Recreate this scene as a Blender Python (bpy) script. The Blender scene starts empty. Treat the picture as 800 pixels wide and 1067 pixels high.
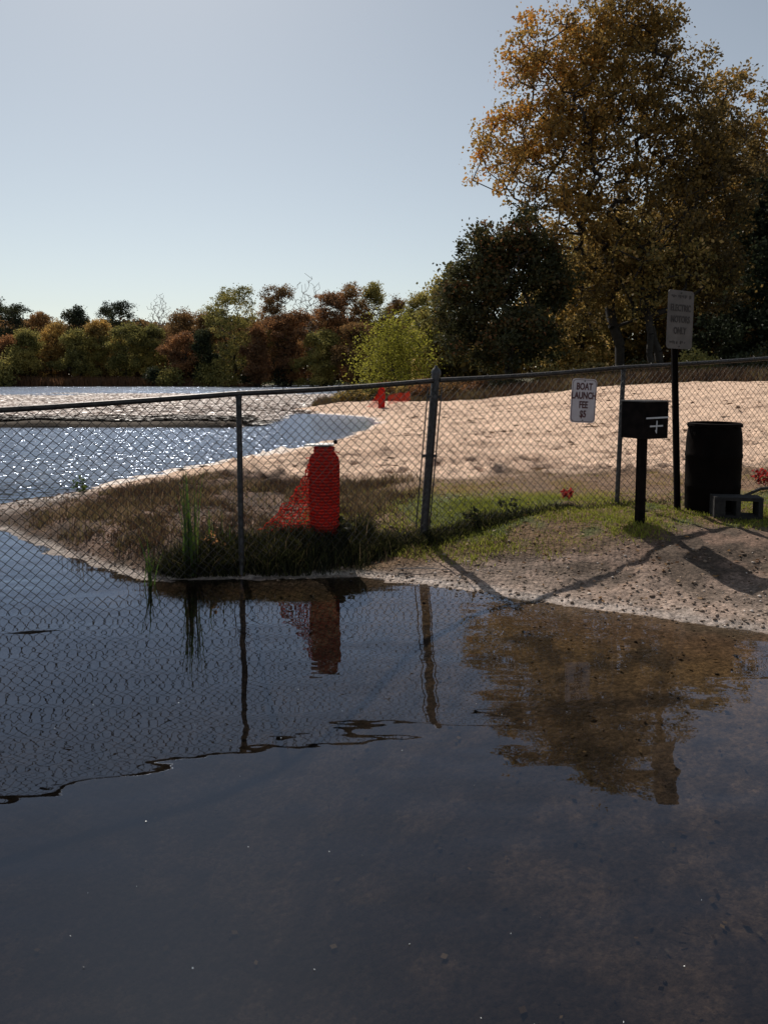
import bpy, bmesh, math, random
import numpy as np
from mathutils import Vector, Matrix

random.seed(7)
RS = np.random.RandomState
scene = bpy.context.scene
col = scene.collection
PI = math.pi

# ------------------------------------------------------------------ helpers
def link(o, parent=None):
    col.objects.link(o)
    if parent is not None: o.parent = parent
    return o

def tag(o, label=None, cat=None, group=None, kind=None):
    if label: o['label'] = label
    if cat: o['category'] = cat
    if group: o['group'] = group
    if kind: o['kind'] = kind
    return o

def thing(name, label, cat, loc=(0, 0, 0), rz=0, group=None):
    o = bpy.data.objects.new(name, None)
    o.empty_display_size = 0.2
    col.objects.link(o)
    o.location = loc; o.rotation_euler = (0, 0, rz)
    return tag(o, label, cat, group)

def mesh_np(name, verts, facegroups, tint=None, smooth=False, cols=None):
    """facegroups: list of (n,k) int arrays"""
    me = bpy.data.meshes.new(name)
    verts = np.asarray(verts, dtype=np.float32)
    me.vertices.add(len(verts)); me.vertices.foreach_set('co', verts.ravel())
    fg = [np.asarray(f, dtype=np.int32) for f in facegroups if len(f)]
    li = np.concatenate([f.ravel() for f in fg])
    tot = np.concatenate([np.full(len(f), f.shape[1], dtype=np.int32) for f in fg])
    st = np.concatenate([[0], np.cumsum(tot)[:-1]]).astype(np.int32)
    me.loops.add(len(li)); me.loops.foreach_set('vertex_index', li)
    me.polygons.add(len(tot)); me.polygons.foreach_set('loop_start', st)
    me.polygons.foreach_set('loop_total', tot)
    if smooth: me.polygons.foreach_set('use_smooth', np.ones(len(tot), dtype=bool))
    me.update(calc_edges=True)
    if tint is not None:
        a = me.attributes.new('tint', 'FLOAT', 'POINT'); a.data.foreach_set('value', np.asarray(tint, dtype=np.float32))
    if cols is not None:
        a = me.attributes.new('col', 'FLOAT_COLOR', 'POINT'); a.data.foreach_set('color', np.asarray(cols, dtype=np.float32).ravel())
    return me

def obj_np(name, verts, fg, mat, parent=None, **kw):
    me = mesh_np(name, verts, fg, **kw)
    me.materials.append(mat)
    return link(bpy.data.objects.new(name, me), parent)

def tubes(A, B, ra, rb, k=4, caps=False):
    """vectorised prisms from A to B"""
    A = np.asarray(A, float); B = np.asarray(B, float); n = len(A)
    ra = np.broadcast_to(ra, (n,)); rb = np.broadcast_to(rb, (n,))
    d = B - A; L = np.linalg.norm(d, axis=1, keepdims=True); L[L == 0] = 1; d = d / L
    ref = np.where(np.abs(d[:, 2:3]) > .9, np.array([[1., 0, 0]]), np.array([[0., 0, 1]]))
    u = np.cross(d, ref); u /= np.linalg.norm(u, axis=1, keepdims=True)
    v = np.cross(d, u)
    an = np.arange(k) * 2 * PI / k
    c = np.cos(an)[None, :, None]; s = np.sin(an)[None, :, None]
    ring = u[:, None, :] * c + v[:, None, :] * s
    VA = A[:, None, :] + ring * ra[:, None, None]
    VB = B[:, None, :] + ring * rb[:, None, None]
    V = np.concatenate([VA, VB], axis=1).reshape(-1, 3)
    base = (np.arange(n) * 2 * k)[:, None]
    i = np.arange(k); j = (i + 1) % k
    F = np.stack([base + i, base + j, base + k + j, base + k + i], axis=2).reshape(-1, 4)
    fg = [F]
    if caps:
        fg.append(base + i[::-1][None, :]); fg.append(base + k + i[None, :])
    return V, fg

class MB:
    """collects shapes of ONE part"""
    def __init__(s): s.v = []; s.f = []; s.n = 0
    def add(s, V, F):
        s.v.append(np.asarray(V, float)); s.f += [[int(i) + s.n for i in f] for f in F]; s.n += len(V)
    def np(s, V, fg):
        for g in fg: s.f += (np.asarray(g) + s.n).tolist()
        s.v.append(V); s.n += len(V)
    def tube(s, pts, r, k=10, caps=True):
        pts = [Vector(p) for p in pts]; n = len(pts)
        rr = r if hasattr(r, '__len__') else [r] * n
        V = []; F = []
        for i, p in enumerate(pts):
            d = (pts[min(i + 1, n - 1)] - pts[max(i - 1, 0)]).normalized()
            ref = Vector((1, 0, 0)) if abs(d.z) > .9 else Vector((0, 0, 1))
            u = d.cross(ref).normalized(); w = d.cross(u)
            for a in range(k):
                t = 2 * PI * a / k
                V.append(p + (u * math.cos(t) + w * math.sin(t)) * rr[i])
        for i in range(n - 1):
            for a in range(k):
                b = (a + 1) % k
                F.append((i * k + a, i * k + b, (i + 1) * k + b, (i + 1) * k + a))
        if caps:
            F.append(tuple(range(k))[::-1]); F.append(tuple((n - 1) * k + a for a in range(k)))
        s.add(V, F)
    def box(s, c, size, rz=0, M=None):
        hx, hy, hz = [q / 2 for q in size]
        V = [Vector((x, y, z)) for x in (-hx, hx) for y in (-hy, hy) for z in (-hz, hz)]
        R = Matrix.Rotation(rz, 3, 'Z') if M is None else M
        V = [R @ v + Vector(c) for v in V]
        s.add(V, [(0, 1, 3, 2), (4, 6, 7, 5), (0, 4, 5, 1), (2, 3, 7, 6), (0, 2, 6, 4), (1, 5, 7, 3)])
    def lathe(s, prof, k=32, c=(0, 0, 0)):
        V = []; F = []
        for r, z in prof:
            for a in range(k):
                t = 2 * PI * a / k
                V.append((c[0] + r * math.cos(t), c[1] + r * math.sin(t), c[2] + z))
        for i in range(len(prof) - 1):
            for a in range(k):
                b = (a + 1) % k
                F.append((i * k + a, i * k + b, (i + 1) * k + b, (i + 1) * k + a))
        F.append(tuple(range(k))[::-1]); F.append(tuple((len(prof) - 1) * k + a for a in range(k)))
        s.add(V, F)
    def build(s, name, mat, parent=None, bevel=0, smooth=False):
        me = bpy.data.meshes.new(name)
        me.from_pydata([tuple(v) for v in np.concatenate(s.v)], [], s.f)
        me.validate(); me.materials.append(mat)
        o = link(bpy.data.objects.new(name, me), parent)
        if bevel or smooth:
            bm = bmesh.new(); bm.from_mesh(me)
            if bevel:
                bmesh.ops.bevel(bm, geom=[e for e in bm.edges if e.calc_face_angle(0) > .6], offset=bevel, segments=2, affect='EDGES', profile=.6)
            for f in bm.faces: f.smooth = smooth
            if smooth:
                for e in bm.edges:
                    if e.calc_face_angle(0) > .7: e.smooth = False
            bm.to_mesh(me); bm.free()
        return o

# numpy value-noise
_P = RS(3).rand(256, 256)
def vnoise(x, y, s):
    x = np.asarray(x) * s + 1000.3; y = np.asarray(y) * s + 777.7
    xi = np.floor(x).astype(int); yi = np.floor(y).astype(int); fx = x - xi; fy = y - yi
    fx = fx * fx * (3 - 2 * fx); fy = fy * fy * (3 - 2 * fy)
    g = lambda a, b: _P[a % 256, b % 256]
    return (g(xi, yi) * (1 - fx) + g(xi + 1, yi) * fx) * (1 - fy) + (g(xi, yi + 1) * (1 - fx) + g(xi + 1, yi + 1) * fx) * fy
def fbm(x, y, s, o=4):
    r = 0; a = .5; t = 0
    for i in range(o):
        r = r + a * vnoise(x + i * 17.3, y - i * 9.1, s * 2 ** i); t += a; a *= .5
    return r / t - .5
def sm(x, a, b):
    t = np.clip((np.asarray(x, float) - a) / (b - a), 0, 1); return t * t * (3 - 2 * t)

# ------------------------------------------------------------------ materials
def nmat(name):
    m = bpy.data.materials.new(name); m.use_nodes = True
    nt = m.node_tree; b = nt.nodes['Principled BSDF']
    return m, nt, nt.nodes, nt.links, b

def pmat(name, c1, c2=None, rough=.6, metal=0, scale=12, bump=.0, bscale=60, spec=.5, detail=6):
    m, nt, N, L, b = nmat(name)
    b.inputs['Roughness'].default_value = rough; b.inputs['Metallic'].default_value = metal
    b.inputs['Specular IOR Level'].default_value = spec
    tc = N.new('ShaderNodeTexCoord')
    no = N.new('ShaderNodeTexNoise'); no.inputs['Scale'].default_value = scale; no.inputs['Detail'].default_value = detail
    L.new(tc.outputs['Object'], no.inputs['Vector'])
    r = N.new('ShaderNodeValToRGB')
    r.color_ramp.elements[0].position = .3; r.color_ramp.elements[1].position = .7
    r.color_ramp.elements[0].color = (*c1, 1); r.color_ramp.elements[1].color = (*(c2 or c1), 1)
    L.new(no.outputs['Fac'], r.inputs['Fac']); L.new(r.outputs['Color'], b.inputs['Base Color'])
    if bump:
        n2 = N.new('ShaderNodeTexNoise'); n2.inputs['Scale'].default_value = bscale; n2.inputs['Detail'].default_value = 5
        L.new(tc.outputs['Object'], n2.inputs['Vector'])
        bp = N.new('ShaderNodeBump'); bp.inputs['Strength'].default_value = 1; bp.inputs['Distance'].default_value = bump
        L.new(n2.outputs['Fac'], bp.inputs['Height']); L.new(bp.outputs['Normal'], b.inputs['Normal'])
    return m

def leafmat(name, stops, trans=.45, rough=.6, gain=1.0, gloss=.018, grough=.5):
    """colour from the per-leaf 'tint' attribute; diffuse + translucent + slight gloss"""
    m, nt, N, L, b = nmat(name)
    N.remove(b)
    at = N.new('ShaderNodeAttribute'); at.attribute_name = 'tint'
    r = N.new('ShaderNodeValToRGB'); cr = r.color_ramp
    while len(cr.elements) < len(stops): cr.elements.new(.5)
    for e, (p, c) in zip(cr.elements, stops):
        e.position = p; e.color = (c[0] * gain, c[1] * gain, c[2] * gain, 1)
    L.new(at.outputs['Fac'], r.inputs['Fac'])
    d = N.new('ShaderNodeBsdfDiffuse'); t = N.new('ShaderNodeBsdfTranslucent')
    L.new(r.outputs['Color'], d.inputs['Color']); L.new(r.outputs['Color'], t.inputs['Color'])
    mx = N.new('ShaderNodeMixShader'); mx.inputs['Fac'].default_value = trans
    L.new(d.outputs[0], mx.inputs[1]); L.new(t.outputs[0], mx.inputs[2])
    g = N.new('ShaderNodeBsdfGlossy'); g.inputs['Roughness'].default_value = grough
    g.inputs['Color'].default_value = (.8, .8, .8, 1)
    m2 = N.new('ShaderNodeMixShader'); m2.inputs['Fac'].default_value = gloss
    L.new(mx.outputs[0], m2.inputs[1]); L.new(g.outputs[0], m2.inputs[2])
    L.new(m2.outputs[0], N['Material Output'].inputs['Surface'])
    return m

# ------------------------------------------------------------------ world, sun, camera
SUN_EL = math.radians(47); SUN_AZ = math.radians(-18)      # azimuth from +Y, positive to the right
w = bpy.data.worlds.new('World'); scene.world = w; w.use_nodes = True
nt = w.node_tree; bg = nt.nodes['Background']
sky = nt.nodes.new('ShaderNodeTexSky'); sky.sky_type = 'NISHITA'; sky.sun_disc = False
sky.sun_elevation = SUN_EL; sky.sun_rotation = SUN_AZ
sky.altitude = 100; sky.air_density = 1.0; sky.dust_density = .6; sky.ozone_density = .8
hsv = nt.nodes.new('ShaderNodeHueSaturation'); hsv.inputs['Saturation'].default_value = .58
nt.links.new(sky.outputs[0], hsv.inputs['Color'])
tn = nt.nodes.new('ShaderNodeMix'); tn.data_type = 'RGBA'; tn.blend_type = 'MULTIPLY'; tn.inputs[0].default_value = 1
tn.inputs[7].default_value = (.99, 1.0, .96, 1); nt.links.new(hsv.outputs[0], tn.inputs[6])
nt.links.new(tn.outputs[2], bg.inputs['Color']); bg.inputs['Strength'].default_value = .088
sd_ = bpy.data.lights.new('sun', 'SUN'); sd_.energy = 4.6; sd_.angle = math.radians(.5); sd_.color = (1, .93, .84)
sun = link(bpy.data.objects.new('sun', sd_))
sv = Vector((math.sin(SUN_AZ) * math.cos(SUN_EL), math.cos(SUN_AZ) * math.cos(SUN_EL), math.sin(SUN_EL)))
sun.rotation_euler = sv.to_track_quat('Z', 'Y').to_euler()

cd = bpy.data.cameras.new('camera'); cam = link(bpy.data.objects.new('camera', cd))
cd.sensor_fit = 'VERTICAL'; cd.sensor_height = 36; cd.lens = 36 * 770 / 1067
cam.location = (0, 0, 1.55); cam.rotation_euler = (PI / 2 - math.radians(5), 0, 0); cd.shift_y = -.0694
cd.clip_start = .05; cd.clip_end = 3000
scene.camera = cam
scene.view_settings.view_transform = 'Standard'; scene.view_settings.look = 'None'
scene.view_settings.exposure = 0

# ------------------------------------------------------------------ terrain
SH = [(400, -30), (40, -12), (12, -1.5), (6, 2.2), (3.18, 3.86), (2.86, 4.12), (2.38, 4.38), (2.02, 4.51), (1.54, 4.74), (.7, 5.19), (-.23, 5.66),
      (-.42, 5.62), (-1.12, 5.55), (-1.71, 5.52), (-2.29, 5.9), (-2.94, 6.48), (-3.88, 7.31), (-4.85, 7.97), (-5.3, 8.2), (-4.75, 8.4),
      (-4.22, 9.03), (-3.96, 10.4), (-3.57, 11.87), (-2.7, 13.81), (-1.36, 17.46), (-.65, 20.1), (-.21, 23.67), (-.25, 25.8), (-.55, 27.6),
      (-1.56, 29.6), (-3.1, 31.0), (-4.6, 33), (-3.5, 38), (-1.5, 48), (1, 60), (5, 80), (9, 100), (6, 118), (-5, 128), (-18, 124), (-30, 114), (-60, 112),
      (-120, 115), (-900, 130), (-900, 1500), (1500, 1500), (1500, -30)]
SHA = np.array(SH, float)
def sdist(x, y):
    x = np.atleast_1d(np.asarray(x, float)).ravel(); y = np.atleast_1d(np.asarray(y, float)).ravel()
    out = np.empty(len(x))
    A = SHA; B = np.roll(SHA, -1, axis=0); D = B - A; LL = (D ** 2).sum(1)
    for c in range(0, len(x), 20000):
        px = x[c:c + 20000, None]; py = y[c:c + 20000, None]
        t = np.clip(((px - A[:, 0]) * D[:, 0] + (py - A[:, 1]) * D[:, 1]) / LL, 0, 1)
        d = np.hypot(px - A[:, 0] - t * D[:, 0], py - A[:, 1] - t * D[:, 1]).min(1)
        cr = ((A[:, 1] > py) != (B[:, 1] > py)) & (px < (B[:, 0] - A[:, 0]) * (py - A[:, 1]) / np.where(D[:, 1] == 0, 1e-9, D[:, 1]) + A[:, 0])
        out[c:c + 20000] = np.where(cr.sum(1) % 2 == 1, d, -d)
    return out

def flatmask(x, y):
    """the mud flat with floating leaves out in the lake"""
    e = fbm(x, y, .12, 3)
    near = sm(y, 21.8 + e * .5, 22.3 + e * .5)
    far = 1 - sm(y, 56 + 26 * e, 66 + 26 * e)
    lx = 1 - sm(x, -4.6, -3.4)
    lx2 = np.maximum(lx, (1 - sm(x, -1.2, .2)) * sm(y, 30.5, 31.5))
    return near * far * lx2

def gz(x, y, sd=None, detail=True):
    x = np.atleast_1d(np.asarray(x, float)).ravel(); y = np.atleast_1d(np.asarray(y, float)).ravel()
    if sd is None: sd = sdist(x, y)
    j = fbm(x, y, 1.6, 3) * .22 + fbm(x, y, 6, 2) * .08
    s = sd + j * np.clip(y / 6, .6, 2)
    right = sm(x, -.6, .5)
    tip = 1 - sm(x, -3.8, -2.0)
    wv = (.5 + 1.25 * right); hv = .16 + .13 * right - .07 * tip
    beach = sm(y, 8.5, 12)
    wv = wv * (1 - beach) + 2.6 * beach; hv = hv * (1 - beach) + .3 * beach
    far = sm(y, 70, 95); wv = wv * (1 - far) + 6 * far; hv = hv * (1 - far) + .5 * far
    land = hv * sm(s, -.02, wv) + .03 * sm(s, 0, .12)
    land = land + 1.05 * sm(x, 2, 11) * sm(y, 9.5, 21) * sm(s, 0, 3)
    dp = .40 * sm(-s, -.05, 3.0) + .35 * sm(-s, .1, 1.4) * (1 - sm(x, -1.0, 1.2)) + 1.2 * sm(-s, 5, 30)
    bot = -dp
    z = np.where(s > 0, land, bot)
    fm = flatmask(x, y)
    fz = .03 + fbm(x, y * 2.2, .9, 4) * .18 + .13 * sm(y, 22.1, 22.7) * (1 - sm(y, 24.8, 27))
    z = np.where(s > 0, z, z * (1 - fm) + fz * fm)
    if detail:
        amp = np.clip((s + .05) * 3, .15, 1)
        z = z + amp * (fbm(x, y, 3.5, 3) * .05 + fbm(x, y, 12, 3) * .034)
        sandy = sm(y, 8.8, 10.5) * (s > 0)
        z = z + sandy * (fbm(x, y * 1.6, 1.6, 5) * .085)
    return z
def gz1(x, y): return float(gz([x], [y])[0])

def grid1(lo, hi, step, a, b, grow):
    c = list(np.arange(lo, hi, step))
    s = step
    while c[-1] < b: s *= grow; c.append(c[-1] + s)
    s = step; pre = [lo]
    while pre[-1] > a: s *= grow; pre.append(pre[-1] - s)
    return np.array(pre[1:][::-1] + c)
gx = grid1(-5.6, 7.2, .042, -900, 1400, 1.055)
gy = np.concatenate([grid1(2.5, 10.5, .036, -25, 10.6, 1.12), [] ])
gy = gy[gy <= 10.55]
c = [gy[-1]]; s = .045
while c[-1] < 34: s = min(s * 1.01, .13); c.append(c[-1] + s)
while c[-1] < 1400: s *= 1.06; c.append(c[-1] + s)
gy = np.concatenate([gy, c[1:]])
X, Y = np.meshgrid(gx, gy); nx, ny = len(gx), len(gy)
xf, yf = X.ravel(), Y.ravel()
SD = sdist(xf, yf)
Z = gz(xf, yf, SD)
Zg = Z.reshape(ny, nx); rgf = RS(44)
for q in range(900):
    y0 = 9.2 + rgf.rand() ** 1.4 * 20; x0 = rgf.uniform(-.22 * y0, .62 * y0); a = rgf.rand() * PI
    ia, ib = np.searchsorted(gx, [x0 - .5, x0 + .5]); ja, jb = np.searchsorted(gy, [y0 - .5, y0 + .5])
    if ib - ia < 3 or jb - ja < 3: continue
    dx = gx[None, ia:ib] - x0; dy = gy[ja:jb, None] - y0
    u_ = (dx * math.cos(a) + dy * math.sin(a)) / rgf.uniform(.13, .2); v_ = (-dx * math.sin(a) + dy * math.cos(a)) / rgf.uniform(.06, .10); r2 = u_ ** 2 + v_ ** 2
    Zg[ja:jb, ia:ib] += rgf.uniform(.5, 1.2) * (-.055 * np.exp(-r2) + .03 * np.exp(-(np.sqrt(r2) - 1.6) ** 2 * 3)) * (Zg[ja:jb, ia:ib] > .06)
Z = Zg.ravel()
# edge line of the beach: back edge polyline (x -> y)
def backedge(x): return np.interp(x, [-8, -2, 2, 5, 8, 11, 15, 40], [30, 37, 36, 33, 28, 23.0, 18.5, 10])
def zones(x, y, sd, z):
    n1 = fbm(x, y, .7, 4); n2 = fbm(x, y, 3.5, 3)
    frontline = np.interp(x, [-6, -3.6, -2, 0, 1, 2.6, 3.7, 5.4, 12], [8.2, 8.9, 9.9, 9.2, 9.1, 9.9, 9.6, 10.2, 12])
    sand = sm(y + n1 * 1.6 + n2 * .6, frontline - .25, frontline + .35) * (1 - sm(y + n1 * 2, backedge(x) - .6, backedge(x) + .6))
    sand = sand * (y < 70)
    grassfront = np.interp(x, [-6, -.6, .3, .8, 1.6, 2.5, 3.3, 8], [5.4, 5.5, 5.7, 5.75, 5.75, 5.85, 5.75, 5.0])
    grass = sm(y + n2 * .5 + n1 * .5, grassfront - .12, grassfront + .25) * (1 - sand)
    return sand, grass
SA, GR = zones(xf, yf, SD, Z)
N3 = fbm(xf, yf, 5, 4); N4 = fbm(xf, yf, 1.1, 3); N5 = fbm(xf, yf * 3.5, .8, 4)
def lerp(a, b, t): return a * (1 - t[:, None]) + np.asarray(b)[None, :] * t[:, None]
C = np.tile(np.array([.155, .100, .072]), (len(xf), 1))                       # dirt and gravel
C = lerp(C, [.075, .055, .04], sm(N3 + .6 * N4, -.03, .13) * .85)
C = lerp(C, [.38, .29, .235], (1 - sm(SD + N3, .2, .9)) * (SD > 0) * .5 * sm(xf, -.9, .1))
gcol = np.tile(np.array([.075, .085, .025]), (len(xf), 1))
gcol = lerp(gcol, [.14, .085, .045], sm(N4 + N3 * .5, -.02, .15))
gcol = lerp(gcol, [.17, .10, .06], sm(yf + N4, 7.2, 8.0) * .9)
left = 1 - sm(xf, -1.0, .2)
gcol = lerp(gcol, [.10, .055, .036], left * .9)
gcol = lerp(gcol, [.20, .13, .095], left * sm(N3 + .8 * N4, .12, .25) * .7)
gcol = lerp(gcol, [.05, .03, .02], left * sm(-N3 - .8 * N4, .02, .14) * .8)
C = C * (1 - GR[:, None]) + gcol * GR[:, None]
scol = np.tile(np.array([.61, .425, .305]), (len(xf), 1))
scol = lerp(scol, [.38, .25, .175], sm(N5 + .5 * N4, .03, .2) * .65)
scol = lerp(scol, [.28, .18, .12], sm(N3 + N5, .12, .3) * .6)  # dark bands and blotches put footprint shade into the sand colour
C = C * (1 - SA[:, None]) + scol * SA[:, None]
behind = sm(yf + N4 * 2, backedge(xf) - .2, backedge(xf) + .9) * (SD > 0)
bcol = np.tile(np.array([.055, .05, .025]), (len(xf), 1))
bcol = lerp(bcol, [.09, .10, .03], (1 - sm(yf, backedge(xf), backedge(xf) + 3)) * .7)
bcol = lerp(bcol, [.12, .13, .04], sm(yf, 100, 115) * (xf > -35) * .8)
C = C * (1 - behind[:, None]) + bcol * behind[:, None]
FM = flatmask(xf, yf) * (SD < .3)
fcol = np.tile(np.array([.50, .42, .37]), (len(xf), 1))  # pale tone puts the backlit sky glints of the mat into the colour
fcol = lerp(fcol, [.12, .07, .045], sm(N5 + .6 * fbm(xf, yf * 3, .35, 3) + .4 * N3, -.06, .08) * .85)
fcol = lerp(fcol, [.05, .035, .022], (1 - sm(yf + N4 * 2, 25.2, 26.2)))  # near edge darkened: shade and reflection of the mat put into the colour
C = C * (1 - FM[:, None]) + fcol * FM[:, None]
C = lerp(C, [.86, .77, .70], (SD > 0) * (1 - sm(SD + N4 * .6, .3, .9)) * sm(yf, 7.6, 8.6) * (yf < 16) * (xf < 0) * .75)  # lake side of the spit: glare on wet sand painted in as pale colour
under = sm(-Z, .0, .06) * (1 - FM)
ucol = np.tile(np.array([.100, .076, .062]), (len(xf), 1))
ucol = lerp(ucol, [.27, .175, .075], np.exp(-np.maximum(-Z, 0) / .085) * (yf < 12))  # bottom darkens with depth: light lost in the water put into the colour
ucol = lerp(ucol, [.030, .023, .021], sm(N3 + .35 * N4 + .5 * fbm(xf, yf, 12, 2), -.08, .10) * .75)
C = C * (1 - under[:, None]) + ucol * under[:, None]
# pale wet lip
lip = np.exp(-((Z - .012) / .014) ** 2) * (Z > -.012) * (1 - FM * .8)
C = lerp(C, [.66, .58, .52], lip * .45 * sm(yf, 3, 5))
C = lerp(C, [.10, .068, .048], left * (SD > .12) * (1 - sm(yf, 8.6, 9.4)) * (1 - GR) * .6)
wet = (1 - sm(Z, .0, .05)) * (1 - .6 * (1 - SA))
alpha = 1 - .6 * wet
i = np.arange(nx * ny).reshape(ny, nx)
F = np.stack([i[:-1, :-1], i[:-1, 1:], i[1:, 1:], i[1:, :-1]], axis=-1).reshape(-1, 4)

m, nt, N, L, b = nmat('ground_material')
at = N.new('ShaderNodeAttribute'); at.attribute_name = 'col'
geo = N.new('ShaderNodeNewGeometry')
def noise(scale, detail=5, rough=.6, vec=None):
    n = N.new('ShaderNodeTexNoise'); n.inputs['Scale'].default_value = scale; n.inputs['Detail'].default_value = detail
    n.inputs['Roughness'].default_value = rough
    L.new(vec or geo.outputs['Position'], n.inputs['Vector']); return n.outputs['Fac']
def mrange(src, a, b_, c, d):
    r = N.new('ShaderNodeMapRange'); r.inputs[1].default_value = a; r.inputs[2].default_value = b_
    r.inputs[3].default_value = c; r.inputs[4].default_value = d; L.new(src, r.inputs[0]); return r.outputs[0]
def mul(c1, f):
    x = N.new('ShaderNodeVectorMath'); x.operation = 'SCALE'; L.new(c1, x.inputs[0]); L.new(f, x.inputs['Scale']); return x.outputs[0]
def mth(op, a, b_):
    x = N.new('ShaderNodeMath'); x.operation = op
    for q, v in enumerate((a, b_)):
        if isinstance(v, (int, float)): x.inputs[q].default_value = v
        else: L.new(v, x.inputs[q])
    return x.outputs[0]
n_f = noise(42, 8, .75); n_m = noise(7, 4)
vo = N.new('ShaderNodeTexVoronoi'); vo.inputs['Scale'].default_value = 34; vo.inputs['Randomness'].default_value = 1
L.new(geo.outputs['Position'], vo.inputs['Vector'])
c1 = mul(at.outputs['Color'], mrange(n_f, .3, .7, .25, 1.85))
c1 = mul(c1, mrange(n_m, .3, .7, .72, 1.25))
vsep = N.new('ShaderNodeSeparateColor'); L.new(vo.outputs['Color'], vsep.inputs[0])
c1 = mul(c1, mrange(vsep.outputs[0], 0, 1, .78, 1.25))
L.new(c1, b.inputs['Base Color'])
L.new(mth('MULTIPLY', at.outputs['Alpha'], .9), b.inputs['Roughness'])
b.inputs['Specular IOR Level'].default_value = .22
hgt = mth('ADD', mth('MULTIPLY', n_f, .02), mth('MULTIPLY', vo.outputs['Distance'], -.35 * .02))
bp = N.new('ShaderNodeBump'); bp.inputs['Strength'].default_value = .8; bp.inputs['Distance'].default_value = 1
L.new(hgt, bp.inputs['Height']); L.new(bp.outputs['Normal'], b.inputs['Normal'])
M_ground = m
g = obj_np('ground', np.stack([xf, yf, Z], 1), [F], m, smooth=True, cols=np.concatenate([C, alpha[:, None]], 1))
tag(g, kind='structure')

# ------------------------------------------------------------------ water
m, nt, N, L, b = nmat('water_material'); N.remove(b)
geo = N.new('ShaderNodeNewGeometry')
sep = N.new('ShaderNodeSeparateXYZ'); L.new(geo.outputs['Position'], sep.inputs[0])
lakemask = mrange(sep.outputs['Y'], 8.2, 10.5, 0, 1)
sh1 = mth('ADD', sep.outputs['X'], mth('MULTIPLY', sep.outputs['Y'], .12))
lakemask = mth('MULTIPLY', lakemask, mth('SUBTRACT', 1, mth('MULTIPLY', mrange(sh1, -.7, .6, 0, .93), mrange(sep.outputs['Y'], 16, 20, 0, 1))))
mp = N.new('ShaderNodeMapping'); mp.inputs['Scale'].default_value = (.55, 1.25, 1); mp.inputs['Rotation'].default_value = (0, 0, .25)
L.new(geo.outputs['Position'], mp.inputs['Vector'])
calm = mth('ADD', mth('MULTIPLY', noise(2.9, 1.5, .45, mp.outputs[0]), .0105), mth('MULTIPLY', noise(8, 1.5, .5, mp.outputs[0]), .0013))
patch = mrange(noise(.45, 2, .5), .42, .62, .35, 1.0)
calm = mth('MULTIPLY', calm, patch)
mp2 = N.new('ShaderNodeMapping'); mp2.inputs['Scale'].default_value = (.8, 1.0, 1); mp2.inputs['Rotation'].default_value = (0, 0, .5)
L.new(geo.outputs['Position'], mp2.inputs['Vector'])
crest = mth('POWER', noise(4.2, 2, .5, mp2.outputs[0]), 3)
ruf = mth('ADD', mth('MULTIPLY', crest, .135), mth('ADD', mth('MULTIPLY', noise(1.5, 2, .5, mp.outputs[0]), .025), mth('MULTIPLY', noise(14, 1.5, .5, mp.outputs[0]), .006)))
hh = mth('ADD', mth('MULTIPLY', calm, mth('SUBTRACT', 1, lakemask)), mth('MULTIPLY', ruf, lakemask))
bp = N.new('ShaderNodeBump'); bp.inputs['Strength'].default_value = 1; bp.inputs['Distance'].default_value = 1
L.new(hh, bp.inputs['Height'])
fr = N.new('ShaderNodeFresnel'); L.new(mrange(geo.outputs['Backfacing'], 0, 1, 1.52, 1 / 1.52), fr.inputs['IOR']); L.new(bp.outputs['Normal'], fr.inputs['Normal'])
tr = N.new('ShaderNodeBsdfTransparent'); 
sepm = mrange(sep.outputs['X'], -1.2, 1.8, .30, .68); farm = mrange(sep.outputs['Y'], 2.2, 4.6, .88, 1.0)
dfac = mth('MULTIPLY', sepm, farm)
tcol = N.new('ShaderNodeVectorMath'); tcol.operation = 'SCALE'; tcol.inputs[0].default_value = (1.0, .93, .82); L.new(dfac, tcol.inputs['Scale'])
L.new(tcol.outputs[0], tr.inputs['Color'])
gl = N.new('ShaderNodeBsdfGlossy'); L.new(mrange(sep.outputs['Y'], 8, 11, .0, .17), gl.inputs['Roughness'])
gl.inputs['Color'].default_value = (.68, .79, 1.0, 1); L.new(bp.outputs['Normal'], gl.inputs['Normal'])
mx = N.new('ShaderNodeMixShader'); L.new(fr.outputs[0], mx.inputs[0]); L.new(tr.outputs[0], mx.inputs[1]); L.new(gl.outputs[0], mx.inputs[2])
L.new(mx.outputs[0], N['Material Output'].inputs['Surface'])
M_water = m
wm = obj_np('lake_water', [(-900, -24, 0), (300, -24, 0), (300, 140, 0), (-900, 140, 0)], [[(0, 1, 2, 3)]], m)
tag(wm, kind='structure')

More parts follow.
